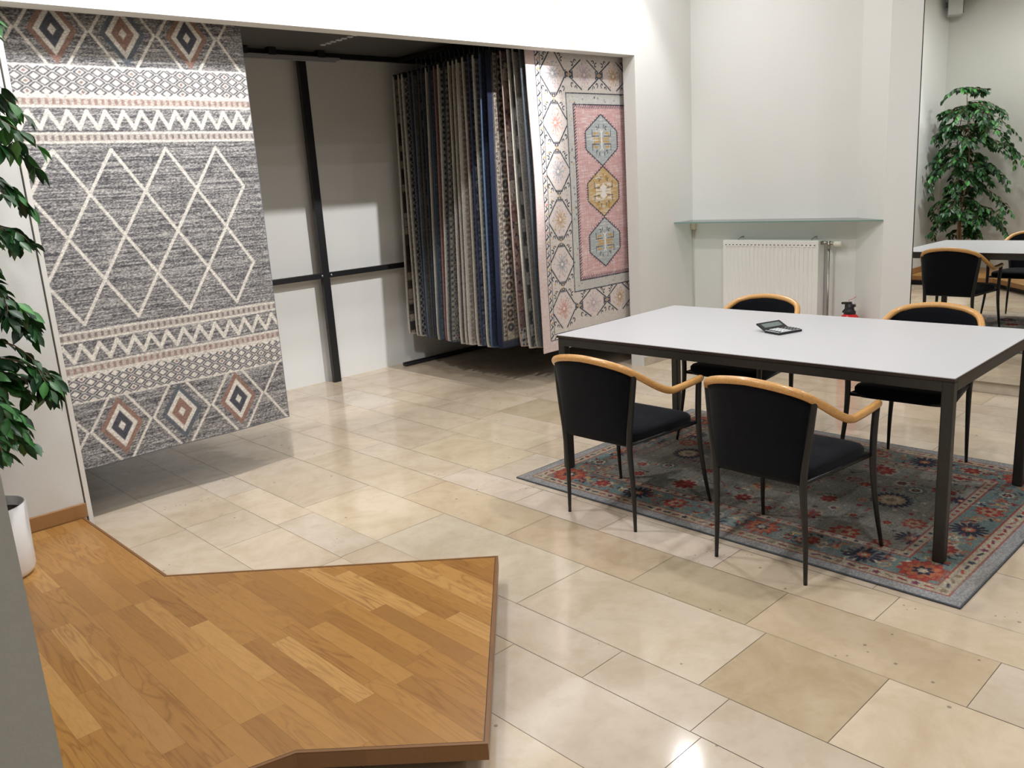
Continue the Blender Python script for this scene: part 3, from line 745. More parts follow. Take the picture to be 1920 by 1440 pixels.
def left_rugs():
    cv = Canvas(np.arange(.93, XR+1e-6, .0034), np.arange(ZB, 2.53, .0034), C8(120, 120, 120)); berber(cv)
    K = 4.43/4.36
    def pos(U, V): return U*K, 4.43+.004*np.sin(U*9)*(2.53-V), 1.55+(V-1.55)*K
    o = build_cloth('hanging_rug', cv, pos, M['rug'], .009, off=1.0)
    tag(o, 'grey woven rug with cream diamond lattice hanging at the left of the alcove', 'rug', 'rugs hanging on the left of the alcove')
    clamp_for(o, .96, 2.29, 4.435, 2.53)
    for i, (y, xr, zb, c1, c2, lb) in enumerate([(4.50, 2.345, .315, C8(88, 88, 92), C8(196, 190, 182), 'dark grey flecked rug just behind the cream diamond lattice rug'), (4.57, 2.33, .38, C8(60, 62, 70), C8(110, 112, 118), 'charcoal rug hanging second behind the cream diamond lattice rug'),
                                                 (4.64, 2.31, .43, C8(120, 112, 104), C8(150, 140, 130), 'taupe rug hanging third behind the cream diamond lattice rug'),
                                                 (4.73, 2.30, .36, C8(84, 90, 98), C8(120, 124, 128), 'blue grey rug, unseen, added fourth behind the cream diamond lattice rug to shade the floor'),  # unseen rugs from here back are added to darken the floor
                                                 (4.83, 2.28, .34, C8(150, 144, 134), C8(180, 172, 160), 'sand coloured rug, unseen, added fifth behind the cream diamond lattice rug to shade the floor'),
                                                 (4.94, 2.30, .38, C8(70, 66, 66), C8(110, 104, 100), 'dark brown rug, unseen, added sixth behind the cream diamond lattice rug to shade the floor'),
                                                 (5.06, 2.27, .35, C8(98, 100, 104), C8(140, 140, 140), 'mid grey rug, unseen, added seventh behind the cream diamond lattice rug to shade the floor'),
                                                 (5.19, 2.29, .36, C8(56, 60, 72), C8(96, 100, 110), 'midnight blue rug, unseen, added hindmost on the left of the alcove to shade the floor')]):
        us = np.concatenate([np.arange(.95, xr-.3, .05), np.arange(xr-.3, xr+1e-6, .006)]); cv = Canvas(us, np.arange(zb, 2.53, .008), c1)
        n = vnoise(cv.nv, cv.nu, 2, 3, 40+i)[..., None]; cv.I = c1*(1-n)+c2*n
        for k in range(60):
            z = zb+k*.036; cv.line((xr-.05, z), (xr-.02, z+.018), .008, C8(214, 208, 198)); cv.line((xr-.02, z+.018), (xr-.05, z+.036), .008, C8(214, 208, 198))
        yy = y
        o = build_cloth('hanging_rug', cv, lambda U, V, yy=yy: (U, yy+0*U, V), M['rug'], .009, off=1.0)
        tag(o, lb, 'rug', 'rugs hanging on the left of the alcove'); clamp_for(o, .97, xr-.02, yy, 2.53)
left_rugs()

# ================================================================== RIGHT PACK OF HANGING RUGS
PACK = [(6.0, 4.462, 4.385, .285), (5.933, 4.46, 4.41, .273), (5.865, 4.447, 4.394, .277), (5.798, 4.456, 4.411, .265), (5.73, 4.447, 4.388, .275), (5.662, 4.454, 4.382, .278), (5.595, 4.444, 4.364, .287), (5.527, 4.427, 4.327, .286), (5.46, 4.416, 4.307, .295), (5.393, 4.404, 4.309, .292), (5.325, 4.396, 4.277, .3), (5.258, 4.399, 4.255, .297), (5.19, 4.384, 4.299, .286), (5.122, 4.369, 4.287, .291), (5.055, 4.348, 4.264, .297), (4.987, 4.352, 4.305, .287), (4.92, 4.345, 4.28, .298), (4.853, 4.337, 4.276, .297), (4.785, 4.339, 4.249, .305), (4.718, 4.345, 4.27, .299), (4.65, 4.407, 4.44, .292), (4.582, 4.411, 4.454, .283), (4.515, 4.409, 4.48, .289), (4.447, 4.411, 4.465, .303)]
CRM = C8(206, 198, 182); NAV = C8(36, 44, 70)
# edge colour, edge width, ground, motif colour, motif kind, label
STY = [
    (CRM, .016, C8(70, 62, 58), C8(170, 150, 130), 'blocks', 'cream-edged rug with brown blocks, hindmost of the hanging pack'),
    (CRM, .014, C8(52, 54, 58), C8(200, 194, 180), 'lattice', 'cream-edged rug, second from the back of the pack, dark lattice border'),
    (CRM, .018, C8(44, 46, 52), C8(176, 170, 160), 'lattice', 'rug with black and grey crossed lattice border near the back of the pack'),
    (C8(86, 98, 118), .012, C8(78, 82, 90), C8(120, 122, 124), 'plain', 'slate blue rug just in front of the lattice bordered rugs'),
    (C8(100, 112, 132), .008, C8(96, 98, 98), C8(130, 130, 128), 'plain', 'thin-edged grey rug, fifth from the back of the pack'),
    (C8(88, 84, 82), .01, C8(104, 100, 94), C8(70, 70, 72), 'blocks', 'taupe grey rug with faint blocks, sixth from the back of the pack'),
    (C8(66, 78, 98), .010, C8(84, 88, 92), C8(120, 124, 126), 'plain', 'steel grey rug hanging behind the cream-edged blue rug'),
    (CRM, .022, C8(76, 90, 108), C8(104, 118, 132), 'plain', 'cream-edged slate blue rug in the rear half of the pack'),
    (C8(70, 86, 108), .010, C8(72, 86, 102), C8(120, 130, 138), 'specks', 'mottled blue rug behind the rose-striped rug'),
    (C8(168, 116, 112), .014, C8(150, 100, 98), C8(190, 150, 144), 'plain', 'dusty rose striped rug in the middle of the pack'),
    (CRM, .016, C8(200, 194, 180), C8(50, 52, 60), 'dots', 'cream rug with black dots beside the rose-striped rug'),
    (C8(60, 66, 78), .008, C8(52, 52, 56), C8(176, 166, 150), 'floral', 'charcoal rug with tight cream floral border, middle of the pack'),
    (CRM, .020, C8(150, 128, 126), C8(120, 96, 98), 'plain', 'cream-edged mauve rug in front of the charcoal floral rug'),
    (CRM, .018, C8(176, 160, 148), C8(128, 108, 104), 'blocks', 'cream-edged rug with faded beige blocks'),
    (CRM, .024, C8(196, 184, 168), C8(150, 124, 112), 'faded', 'pale cream rug with faded brown flowers'),
    (CRM, .018, C8(168, 156, 146), C8(112, 88, 92), 'floral', 'cream-edged rug with mauve flowers behind the navy rugs'),
    (C8(60, 76, 108), .010, NAV, C8(172, 178, 190), 'specks', 'navy rug with white flecks, thin blue edge'),
    (CRM, .016, C8(146, 152, 150), C8(84, 94, 104), 'faded', 'grey green rug between two navy rugs'),
    (C8(74, 96, 128), .014, NAV, C8(60, 70, 100), 'specks', 'deep navy rug with a paler blue edge'),
    (NAV, .045, C8(176, 160, 138), C8(52, 44, 46), 'herati', 'rug with wide cream and brown flower border inside a navy edge'),
    (C8(186, 160, 148), .008, C8(178, 140, 128), C8(70, 60, 72), 'patch', 'patchwork rug in salmon pink with navy flowered foot'),
    (CRM, .022, C8(146, 142, 134), C8(66, 68, 72), 'squares', 'cream-edged rug with grey and black ornament squares'),
    (C8(168, 160, 150), .012, C8(156, 148, 138), C8(140, 132, 124), 'plain', 'plain taupe rug second behind the pink and white rug'),
    (C8(84, 90, 98), .010, C8(80, 86, 94), C8(96, 100, 106), 'plain', 'dark slate rug directly behind the pink and white rug')]
def paint_strip(cv, zb, st, seed):
    ec, ew, g, mc, kind, _ = st; R = random.Random(seed); L = .34; H = 2.26
    n = vnoise(cv.nv, cv.nu, 3, 6, seed)[..., None]; cv.I = g*(1-.35*n)+mc*.35*n
    a = ew+.004
    if kind == 'lattice':
        cv.rect(a, 0, a+.006, 3, mc); cv.rect(a+.085, 0, a+.091, 3, mc); z = zb
        while z < 2.6:
            for s in (0, 1):
                cv.line((a+.01, z+s*.055), (a+.08, z+.055-s*.055), .009, mc)
            cv.rhomb(a+.045, z+.0275, .012, .012, C8(140, 60, 60) if R.random() < .3 else mc); z += .055
        cv.rect(a+.1, zb, a+.12, 3, CRM*.8)
    elif kind in ('floral', 'dots', 'faded'):
        z = zb
        if kind == 'floral': cv.rect(a, 0, a+.005, 3, mc); cv.rect(a+.03, 0, a+.034, 3, mc)
        while z < 2.6:
            s = .012 if kind == 'dots' else .018
            cv.flower(a+.017, z, s, mc, 5, .4, R.random()*3, .9); cv.flower(a+.055, z+.02, s*1.3, mc, 6, .5, R.random()*3, .8 if kind != 'faded' else .5)
            cv.flower(a+.055, z+.02, s*.5, R.choice([C8(150, 60, 56), g, C8(90, 110, 130)]), 5, .3); cv.flower(a+.10, z+.01, s*1.1, mc, 6, .5, R.random()*3, .8)
            z += R.uniform(.036, .05)
    elif kind == 'blocks':
        z = zb
        while z < 2.6:
            h = R.uniform(.03, .10); cv.rect(a+.004, z, a+.05, z+h, mc if R.random() < .5 else g*R.uniform(.7, 1.2)); cv.rect(a, z, a+.06, z+.004, C8(50, 46, 46)); cv.flower(a+.085, z+h/2, .018, mc, 6, .5, R.random()); z += h
    elif kind == 'squares':
        z = zb; k = 0
        while z < 2.6:
            c = [C8(84, 86, 88), C8(170, 166, 158)][k % 2]; cv.rect(a+.012, z, a+.11, z+.095, c); d = [C8(196, 192, 184), C8(60, 62, 66)][k % 2]
            for s in (1, -1): cv.curl(a+.06, z+.0475+s*.02, .02, s, .006, d, s)
            cv.rhomb(a+.06, z+.0475, .012, .014, d); z += .1; k += 1
            cv.rect(a+.012, z-.004, a+.11, z, C8(50, 50, 54))
    elif kind == 'patch':
        z = zb; k = 0
        while z < 2.6:
            h = R.uniform(.12, .2); c = R.choice([C8(190, 148, 134), C8(200, 180, 160), C8(172, 120, 112), C8(150, 120, 120)]) if k else C8(196, 190, 178)
            cv.rect(a, z, a+.2, z+h, c)
            for q in range(14 if k else 40): cv.flower(a+R.uniform(0, .16), z+R.uniform(.01, h), R.uniform(.006, .016), (R.choice([C8(70, 60, 80), C8(150, 70, 66), C8(206, 190, 170), C8(110, 80, 76)]) if k else R.choice([NAV, NAV, C8(206, 180, 120)])), 5, .5, R.random()*3)
            z += h; k += 1
            cv.rect(a, z-.004, a+.2, z, C8(60, 50, 60))
    elif kind == 'specks':
        for q in range(900): 
            z = R.uniform(zb, 2.6); u = R.uniform(a, a+.2); cv.line((u, z), (u+R.uniform(-.004, .012), z+R.uniform(-.004, .02)), R.uniform(.002, .005), mc, .5)
        z = zb
        while z < 2.6: cv.rect(a+.012, z, a+.03, z+.05, mc, .4); cv.flower(a+.02, z+.07, .014, mc, 5, .4, 0, .6); z += .1
    elif kind == 'herati':
        cv.rect(a, 0, a+.26, 3, g); cv.rect(a, 0, a+.006, 3, mc); z = zb+.14
        def border(u0, u1, step, s):
            z = zb+.10
            while z < 2.6:
                cv.flower((u0+u1)/2+R.uniform(-.004, .004), z, s, mc, 6, .5, R.random()*3); cv.flower((u0+u1)/2, z, s*.45, g, 5, .3); z += step
        border(a+.010, a+.040, .034, .013); cv.rect(a+.042, 0, a+.047, 3, mc); cv.rect(a+.128, 0, a+.133, 3, mc)
        z = zb+.16; k = 0
        while z < 2.6:
            cv.flower(a+.088, z, .036, mc, 12, .3, 0); cv.flower(a+.088, z, .024, C8(120, 84, 70) if k % 2 else C8(86, 88, 96), 8, .3); cv.flower(a+.088, z, .010, g, 6, .2)
            for s in (1, -1): cv.curl(a+.088+s*.02, z+.052, .016, s, .006, mc, .5); cv.flower(a+.088+s*.028, z+.055, .009, mc, 5, .3); cv.flower(a+.088, z+.055, .008, C8(130, 70, 60), 5, .3)
            z += .108; k += 1
        border(a+.135, a+.16, .03, .010); cv.rect(a+.17, 0, a+.176, 3, mc); cv.rect(0, zb, a+.3, zb+.055, C8(58, 66, 84)); cv.rect(a, zb+.055, a+.3, zb+.062, mc)
    else:
        cv.rect(a+.03, 0, a+.034, 3, mc, .6)
        for q in range(160): z = R.uniform(zb, 2.6); u = R.uniform(a, a+.15); cv.rect(u, z, u+R.uniform(.01, .04), z+.004, mc, .5)
    lum = cv.I.mean(-1, keepdims=True); cv.I = cv.I*.66+lum*.30
    cv.I *= (.80+.3*vnoise(cv.nv, cv.nu, 1, 1.5, seed+77)[..., None])
    ec = ec*.72+ec.mean()*.24
    cv.rect(-.01, 0, ew, 3, ec); cv.rect(-.01, 0, 3, zb+.012, ec)
    cv.I *= (.92+.12*vnoise(cv.nv, cv.nu, 1, 1.5, seed+78)[..., None])
def right_pack():
    zt = 2.47
    for i, ((y, xt, xb, zb), st) in enumerate(zip(PACK, STY)):
        wdt = 5.92-max(xt, xb)
        us = np.concatenate([np.arange(0, .30, .0052), np.arange(.30, wdt, .05), [wdt]])
        if i < 14: us = np.concatenate([np.arange(0, .16, .0055), np.arange(.16, wdt, .06), [wdt]])
        z0 = zb; cv = Canvas(us, np.arange(z0, zt+.001, .0075), C8(120, 120, 120)); paint_strip(cv, z0, st, 100+i)
        rr = random.Random(i*7+3); ph, am = rr.uniform(0, 6), rr.uniform(.002, .007)
        def pos(U, V, y=y, xt=xt, xb=xb, zb=zb, ph=ph, am=am):
            t = (zt-V)/(zt-zb); x = xt+(xb-xt)*t; k = np.exp(-U*9)
            curl = np.exp(-((V-zb)/.05)) * np.exp(-U*20)
            return x+U+.012*curl, y+am*np.sin(V*2.2+ph)*k+am*1.3*np.sin(U*11+ph)-.0*U, V+.012*curl
        o = build_cloth('hanging_rug', cv, pos, M['rug'], .009, off=1.0)
        tag(o, st[5], 'rug', 'pack of rugs hanging on the right of the alcove'); clamp_for(o, xt+.01, 5.90, y, zt)
right_pack()
# ---- front rug, pink and white
def front_rug():
    x0, zb, zt = 4.455, .268, 2.56; W = 1.51
    cv = Canvas(np.arange(x0, x0+W+1e-6, .0036), np.arange(zb, zt, .0036), C8(210, 203, 195)); nv, nu = cv.nv, cv.nu
    R = random.Random(21); ink = C8(34, 39, 56); pink = C8(206, 164, 163); pk2 = C8(224, 204, 202); blue = C8(150, 162, 168); gold = C8(196, 156, 96); coral = C8(212, 138, 118); lil = C8(196, 176, 184)
    ALL = (slice(None), slice(None)); cx, cz = 5.211, 1.4275; XM_ = 2*cx
    strk = vnoise(nv, nu, 1.3, 14, 5); strv = vnoise(nv, nu, 14, 1.3, 6); cl = vnoise(nv, nu, 40, 40, 7)
    cv.put(ALL, .30*cl, pk2)
    D = np.minimum(np.minimum(cv.U-x0, x0+W-cv.U), np.minimum(cv.V-zb, 2*cz-zb-cv.V))
    cv.put(ALL, cv.soft(D-.085)*.7, C8(218, 192, 190))
    # outer thin border
    def frame(d, w, c, al=1): cv.put(ALL, al*cv.soft(np.abs(D-d)-w/2), c)
    frame(.105, .040, C8(214, 206, 200)); frame(.084, .005, ink); frame(.127, .005, ink)
    z = zb+.1
    k = 0
    def both(fn):
        fn(lambda u: u); fn(lambda u: XM_-u)
    while z < zt:
        for mir in (0, 1):
            u = x0+.105 if not mir else XM_-x0-.105
            cv.line((u-.014, z), (u+.010, z+.022), .009, ink); cv.line((u+.010, z+.022), (u-.006, z+.04), .007, ink)
            cv.flower(u+.006, z+.05, .010, [blue, gold, coral][k % 3], 5, .3)
        z += .068; k += 1
    u = x0+.13
    while u < x0+W-.1:
        for zz in (zb+.105, 2*cz-zb-.105): cv.line((u, zz-.014), (u+.024, zz+.01), .009, ink); cv.line((u+.024, zz+.01), (u+.04, zz-.006), .007, ink); cv.flower(u+.05, zz, .010, [blue, gold, coral][k % 3], 5, .3); k += 1
        u += .068
    # medallions linked by knots
    tone = {1: coral, 2: blue, 3: gold, 4: blue, 0: coral}
    def medal(u, z, c, rot=False):
        a, b = (.122, .172) if not rot else (.168, .122)
        cv.rhomb(u, z, a*1.0, b*.9, C8(226, 208, 206), .6)
        for s1 in (1, -1):
            for s2 in (1, -1):
                cv.line((u+s1*a*.98, z+s2*b*.14), (u+s1*a*.22, z+s2*b*.86), .0088, ink)
                cv.curl(u+s1*a*.80, z+s2*b*.56, .022, s1, .007, ink, s2*1.2); cv.curl(u+s1*a*.62, z+s2*b*.74, .018, -s1, .0065, ink, s2*.5)
        cv.flower(u, z, .064, c, 12, .7, 0, .55, .8, 2.2); cv.flower(u, z, .050, lil, 8, .6, .4, .5, .8, 1.6); cv.flower(u, z, .034, c*.9, 9, .55, .2, .6, .8, 1.5); cv.flower(u, z, .014, C8(232, 222, 214), 6, .3)
        for k in range(26): t = R.uniform(0, 6.28); q = R.uniform(.05, .085); cv.flower(u+q*math.cos(t), z+1.2*q*math.sin(t), .007, R.choice([c, lil, gold, blue]), 5, .4, 0, .8)
    def knot(u, z, rot=False):
        for s in (1, -1):
            if rot:
                cv.rect(u+s*.020-.010, z-.018, u+s*.020+.010, z+.018, ink); cv.rect(u+s*.020-.005, z-.009, u+s*.020+.005, z+.009, C8(214, 200, 180)); cv.rect(min(u+s*.03, u+s*.045), z-.03, max(u+s*.03, u+s*.045), z+.03, ink, .7)
            else:
                cv.rect(u-.018, z+s*.020-.010, u+.018, z+s*.020+.010, ink); cv.rect(u-.009, z+s*.020-.005, u+.009, z+s*.020+.005, C8(214, 200, 180)); cv.rect(u-.03, min(z+s*.03, z+s*.042), u+.03, max(z+s*.03, z+s*.042), ink, .55)
        cv.rect(u-.006, z-.012, u+.006, z+.012, gold)
    for mx in (4.703, XM_-4.703):
        for k, z in enumerate((.58, .92, 1.255, 1.605, 1.953, 2.295)): medal(mx, z, [coral, blue, gold, blue, coral, blue][k])
        for z in (.748, 1.09, 1.43, 1.775, 2.123): knot(mx, z)
        for z in (.748, 1.09, 1.43, 1.775, 2.123):
            for s in (1, -1):
                for q in (.030, -.030): cv.rect(mx+s*.085-.006, z+q-.006, mx+s*.085+.008, z+q+.006, [gold, lil][s > 0]); cv.rect(mx+s*.085-.012, z-.003, mx+s*.085+.012, z+.003, lil)
    for z in (.58, 2.295):
        for k, u in enumerate((5.042, 5.380)): medal(u, z, [lil, gold][k], True)
        for u in (4.872, 5.211, 5.55): knot(u, z, True)
    # inner guard band
    bl = (4.829, XM_-4.829, .692, 2*cz-.692)
    def frect(a, b, c, d, col, al=1): cv.rect(a, c, b, d, col, al)
    frect(*bl, C8(204, 199, 192)); cv.put(cv.win(bl[0], bl[2], bl[1], bl[3]), .38*strk[cv.win(bl[0], bl[2], bl[1], bl[3])], blue)
    for q in range(420):
        u = R.uniform(bl[0], bl[1]); z = R.uniform(bl[2], bl[3]); cv.flower(u, z, R.uniform(.005, .011), R.choice([ink, gold, coral, lil, blue*.7]), 5, .5, R.random()*3, .6)
    cv.poly([(bl[0], bl[2]), (bl[1], bl[2]), (bl[1], bl[3]), (bl[0], bl[3])], .007, ink, True)
    # pink field
    pf = (4.900, XM_-4.900, .772, 2*cz-.772); w = cv.win(pf[0], pf[2], pf[1], pf[3]); cv.rect(pf[0], pf[2], pf[1], pf[3], pink)
    cv.put(w, np.clip((strk[w]*.6+strv[w]*.4)*1.5-.55, 0, .75), C8(226, 206, 204))
    cv.poly([(pf[0], pf[2]), (pf[1], pf[2]), (pf[1], pf[3]), (pf[0], pf[3])], .007, ink, True)
    z = pf[2]+.012
    while z < pf[3]: cv.line((pf[0]+.004, z), (pf[0]+.022, z+.014), .006, ink); cv.line((pf[1]-.004, z), (pf[1]-.022, z+.014), .006, ink); z += .022
    u = pf[0]+.03
    while u < pf[1]: cv.line((u, pf[2]+.004), (u+.016, pf[2]+.026), .006, ink); cv.line((u, pf[3]-.004), (u+.012, pf[3]-.026), .006, ink); u += .021
    for k, z in enumerate((1.043, 1.435, 1.822)):
        a, b = .188, .192; g = gold if k == 1 else blue
        pts = [(cx, z+b), (cx+a, z+b*.35), (cx+a, z-b*.35), (cx, z-b), (cx-a, z-b*.35), (cx-a, z+b*.35)]
        cv.hexa(cx, z, a, b, C8(196, 196, 192), 1, .65); ww = cv.win(cx-a+.01, z-b+.01, cx+a-.01, z+b-.01)
        cv.hexa(cx, z, a-.004, b-.004, g, .55 if k != 1 else .8, .65)
        # abrasion
        U, V = abs(cv.U[ww]-cx), abs(cv.V[ww]-z); inside = (U/a*.65+V/b) < .98
        cv.put(ww, np.clip(strk[ww]*1.8-.95, 0, .7)*inside, C8(220, 216, 208))
        cv.poly(pts, .0075, ink, True)
        for p, q in zip(pts, pts[1:]+pts[:1]):
            for s in range(1, 8):
                e = (p[0]+(q[0]-p[0])*s/8, p[1]+(q[1]-p[1])*s/8); d = Vector((q[1]-p[1], -(q[0]-p[0]))).normalized()
                if (e[0]-cx)*d.x+(e[1]-z)*d.y < 0: d = -d
                cv.line(e, (e[0]+d.x*.014, e[1]+d.y*.014), .005, ink)
        c2 = gold if k != 1 else C8(226, 216, 204)
        for s in (1, -1):
            for q in (1, -1):
                cv.poly([(cx+s*.02, z+q*.01), (cx+s*.085, z+q*.012), (cx+s*.085, z+q*.052), (cx+s*.05, z+q*.052)], .014, c2)
                cv.poly([(cx+s*.03, z+q*.03), (cx+s*.11, z+q*.03), (cx+s*.11, z+q*.075)], .005, ink)
                cv.curl(cx+s*.055, z+q*.085, .018, s, .005, ink, q)
                cv.line((cx+s*.03, z+q*.09), (cx+s*.03, z+q*.115), .006, ink)
        if k != 1: cv.line((cx, z-.055), (cx, z+.055), .014, C8(234, 228, 220)); [cv.line((cx, z+q*.055), (cx+s*.018, z+q*.072), .009, C8(234, 228, 220)) for q in (1, -1) for s in (1, -1)]
        else:
            for q in (1, -1): cv.rhomb(cx, z+q*.03, .045, .03, C8(232, 226, 220))
            cv.rhomb(cx, z, .02, .04, C8(232, 226, 220))
            for t in range(12): cv.flower(cx+R.uniform(-.12, .12), z+R.choice([-1, 1])*R.uniform(.09, .13), .014, gold*.92, 5, .4)
    # overall abrasion and weave
    cv.put(ALL, np.clip(strk*strv*2.0-.6, 0, .38), C8(228, 222, 216))
    cv.I *= (.93+.12*vnoise(nv, nu, 1, 1.3, 33)[..., None])
    def pos(U, V):
        t = (zt-V)/(zt-zb); e = np.exp(-(U-x0)*5)
        K = 4.40/4.40
        return U+(-.030+.034*np.sin(t*1.9))*e+.004*np.sin(V*5)*e, 4.405+.006*np.sin(U*7+1)*t+.003*np.sin(V*3), V
    o = build_cloth('hanging_rug', cv, pos, M['rug'], .009, off=1.0)
    tag(o, 'pink and white oriental rug with three hexagon medallions, foremost of the hanging pack', 'rug', 'pack of rugs hanging on the right of the alcove')
    clamp_for(o, x0+.02, x0+W-.02, 4.408, 2.57)
front_rug()

# ================================================================== ALCOVE STEELWORK
def steelwork():
    r = empty('steel_wall_post', (3.67, 6.105, 0)); tag(r, 'black square steel post standing before the alcove back wall', 'steel post')
    bevel(box('post', (-.033, -.02, 0), (.033, .02, 2.60), M['steel'], r), .002)
    for x in (-.018, .048+.02):
        bm = bmesh.new(); lathe(bm, [(.0085, 0), (.0085, .006), (.004, .008)], seg=12); bm.transform(Matrix.Translation((x-.02, -.0205, .90)) @ Matrix.Rotation(math.pi/2, 4, 'X')); obj('bolt', bm, M['alu'], r)
    r = empty('steel_cross_rail', (2.6, 6.105, .90)); tag(r, 'black horizontal steel rail crossing the post low on the alcove back wall', 'steel rail')
    bm = bmesh.new(); bx(bm, -1.6, -.018, -.022, 1.0365, .018, .022); bx(bm, 1.1035, -.018, -.022, 3.3, .018, .022); bevel(obj('rail', bm, M['steel'], r), .002)
    # wall brackets hold the rail
    for x in (-.9, .5, 2.4): box('wall_bracket', (x-.02, .018, -.02), (x+.02, .095, .02), M['steel'], r)
    r = empty('steel_head_rail', (2.6, 6.13, 2.605)); tag(r, 'black steel rail under the alcove ceiling along the back wall', 'steel rail')
    bevel(box('rail', (-1.8, -.02, -.005), (3.6, .02, .035), M['steel'], r), .002)
    r = empty('sliding_track', (3.5, 6.03, 2.59)); tag(r, 'grey aluminium track on clips under the alcove ceiling', 'track')
    bm = bmesh.new(); bx(bm, -1.6, -.02, -.02, .47, .02, .0); bx(bm, -1.6, -.012, -.034, .44, .012, -.02); bevel(obj('track_profile', bm, M['trackgrey'], r), .002)
    for x in (-.35, -.12, .30): bevel(box('clip', (x-.03, -.03, -.006), (x+.03, .03, .05), M['steel'], r), .003)
    for k, x in enumerate((4.62, 5.30, 5.84)):
        r = box('rug_carrier_rail', (x-.015, 4.34, 2.6), (x+.015, 6.08, 2.638), M['steel']); tag(r, ['dark ceiling rail over the left edge of the right rug pack', 'dark ceiling rail over the middle of the right rug pack', 'dark ceiling rail over the far right edge of the rug pack'][k], 'rail', 'ceiling rails carrying the rugs')
    r = empty('floor_rail', (4.37, 6.06, 0)); tag(r, 'pair of dark metal rods lying along the foot of the alcove back wall', 'floor rail')
    bevel(box('rod', (0, .03, 0), (1.5, .055, .03), M['darkrail'], r), .004); bevel(box('rod', (-.01, -.01, 0), (1.5, .012, .022), M['darkrail'], r), .004)
steelwork()

# ================================================================== NICHE: shelf, radiator, cable, extinguisher
def niche():
    bm = bmesh.new(); prism(bm, [(5.905, 4.228), (XN-.001, 4.228), (XN-.001, 2.803), (5.915, 2.494), (5.905, 2.494)], 1.131, 1.139)
    sh = obj('glass_shelf', bm, M['glass']); sh.data.materials.append(M['glassedge'])
    for p in sh.data.polygons:
        if abs(p.normal.z) < .5: p.material_index = 1
    tag(sh, 'green-edged glass shelf spanning the niche above the radiator', 'shelf')
    r = empty('radiator', (6.06, 3.445, 0)); tag(r, 'white ribbed panel radiator on the niche wall under the glass shelf', 'radiator')
    y0, y1, z0, z1 = -.41, .41, .22, .978; bm = bmesh.new(); n = 22; prof = []
    per = (y1-y0-.04)/n
    prof.append((y0, .0)); prof.append((y0+.018, .0))
    for k in range(n):
        a = y0+.02+k*per; prof += [(a+per*.12, 0), (a+per*.28, .007), (a+per*.62, .007), (a+per*.80, 0)]
    prof += [(y1-.018, .0), (y1, .0)]
    lo, hi, lo2, hi2 = [], [], [], []
    for y, d in prof: lo.append(bm.verts.new((d, y, z0+.03))); hi.append(bm.verts.new((d, y, z1-.045)))
    for i in range(len(prof)-1): bm.faces.new((lo[i], lo[i+1], hi[i+1], hi[i]))
    obj('front_panel', bm, M['radiator'], r)
    bm = bmesh.new(); bx(bm, -.001, y0, z1-.048, .012, y1, z1); bx(bm, -.001, y0, z0, .012, y1, z0+.032); bx(bm, .0, y0-.002, z0, .095, y0+.004, z1); bx(bm, .0, y1-.004, z0, .095, y1+.002, z1); bx(bm, .082, y0, z0, .09, y1, z1-.01)
    bx(bm, .0, y0, z1-.004, .09, y1, z1+.002)
    bevel(obj('casing', bm, M['radiator'], r), .003)
    bm = bmesh.new()
    for k in range(24): a = y0+.028+k*(y1-y0-.056)/23.; bx(bm, -.0025, a-.006, z1-.036, .0005, a+.006, z1-.030)
    obj('vent_slots', bm, M['darkrail'], r)
    bm = bmesh.new(); bx(bm, .085, -.3, .8, .118, -.26, .95); bx(bm, .085, .26, .8, .118, .3, .95); obj('wall_mount', bm, M['radiator'], r)
    bm = bmesh.new(); tube(bm, [(.045, y0, z1-.018), (.045, y0-.055, z1-.018)], .013, 12); tube(bm, [(.045, y0-.062, z1-.065), (.045, y0-.062, z1-.005)], .014, 12); tube(bm, [(.045, y0-.058, z1-.02), (.045, y0-.105, z1-.024)], .011, 12); obj('valve', bm, M['chrome'], r, True)
    bm = bmesh.new(); path = [(0, 0, 0), (0, 0, .012), (0, 0, .055), (0, 0, .062)]; lathe(bm, [(.013, 0), (.019, .008), (.021, .02), (.021, .055), (.016, .062)], seg=24); bm.transform(Matrix.Translation((.045, y0-.10, z1-.024)) @ Matrix.Rotation(math.pi/2, 4, 'X')); obj('thermostat_head', bm, M['valvehead'], r, True)
    bm = bmesh.new(); tube(bm, [(.045, y0-.062, z1-.06), (.045, y0-.062, .0)], .0085, 12); tube(bm, [(.075, y0-.035, .3), (.075, y0-.035, .0)], .0075, 10); tube(bm, [(.075, y0, .3), (.075, y0-.035, .3)], .0075, 10); obj('pipe', bm, M['chrome'], r, True)
    for k, y in enumerate((3.739, 3.109)):
        bm = bmesh.new(); tube(bm, [(XN, y, 1.0), (XN-.03, y, 1.0), (XN-.05, y+.01, .99), (XN-.052, y+.012, .978)], .005, 8)
        tag(obj('wall_hook', bm, M['chrome'], None, True), ['small bent metal hook above the left end of the radiator', 'small bent metal hook above the right end of the radiator'][k], 'hook')
    r = empty('cable_clamp', (XN-.02, 4.205, 1.06)); tag(r, 'cream cable clamp with thin cable in the niche corner under the shelf', 'cable')
    bevel(box('clamp_block', (-.018, -.018, 0), (.018, .018, .055), M['beige'], r), .003)
    bm = bmesh.new(); tube(bm, [(0.01, 0.012, 0), (.008, .012, -.02), (.014, .015, -.10), (.014, .015, -1.05)], .0035, 8); obj('cable', bm, M['valvehead'], r, True)
    # extinguisher
    r = empty('fire_extinguisher', (5.985, 2.742, 0)); r.scale = (1, 1, 1.075); tag(r, 'red fire extinguisher with black head on the floor right of the radiator', 'fire extinguisher')
    bm = bmesh.new(); lathe(bm, [(.0, 0.0), (.070, 0), (.076, .01), (.076, .352), (.072, .382), (.058, .410), (.038, .428), (.02, .432)], seg=32, cap=False); obj('cylinder', bm, M['red'], r, True)
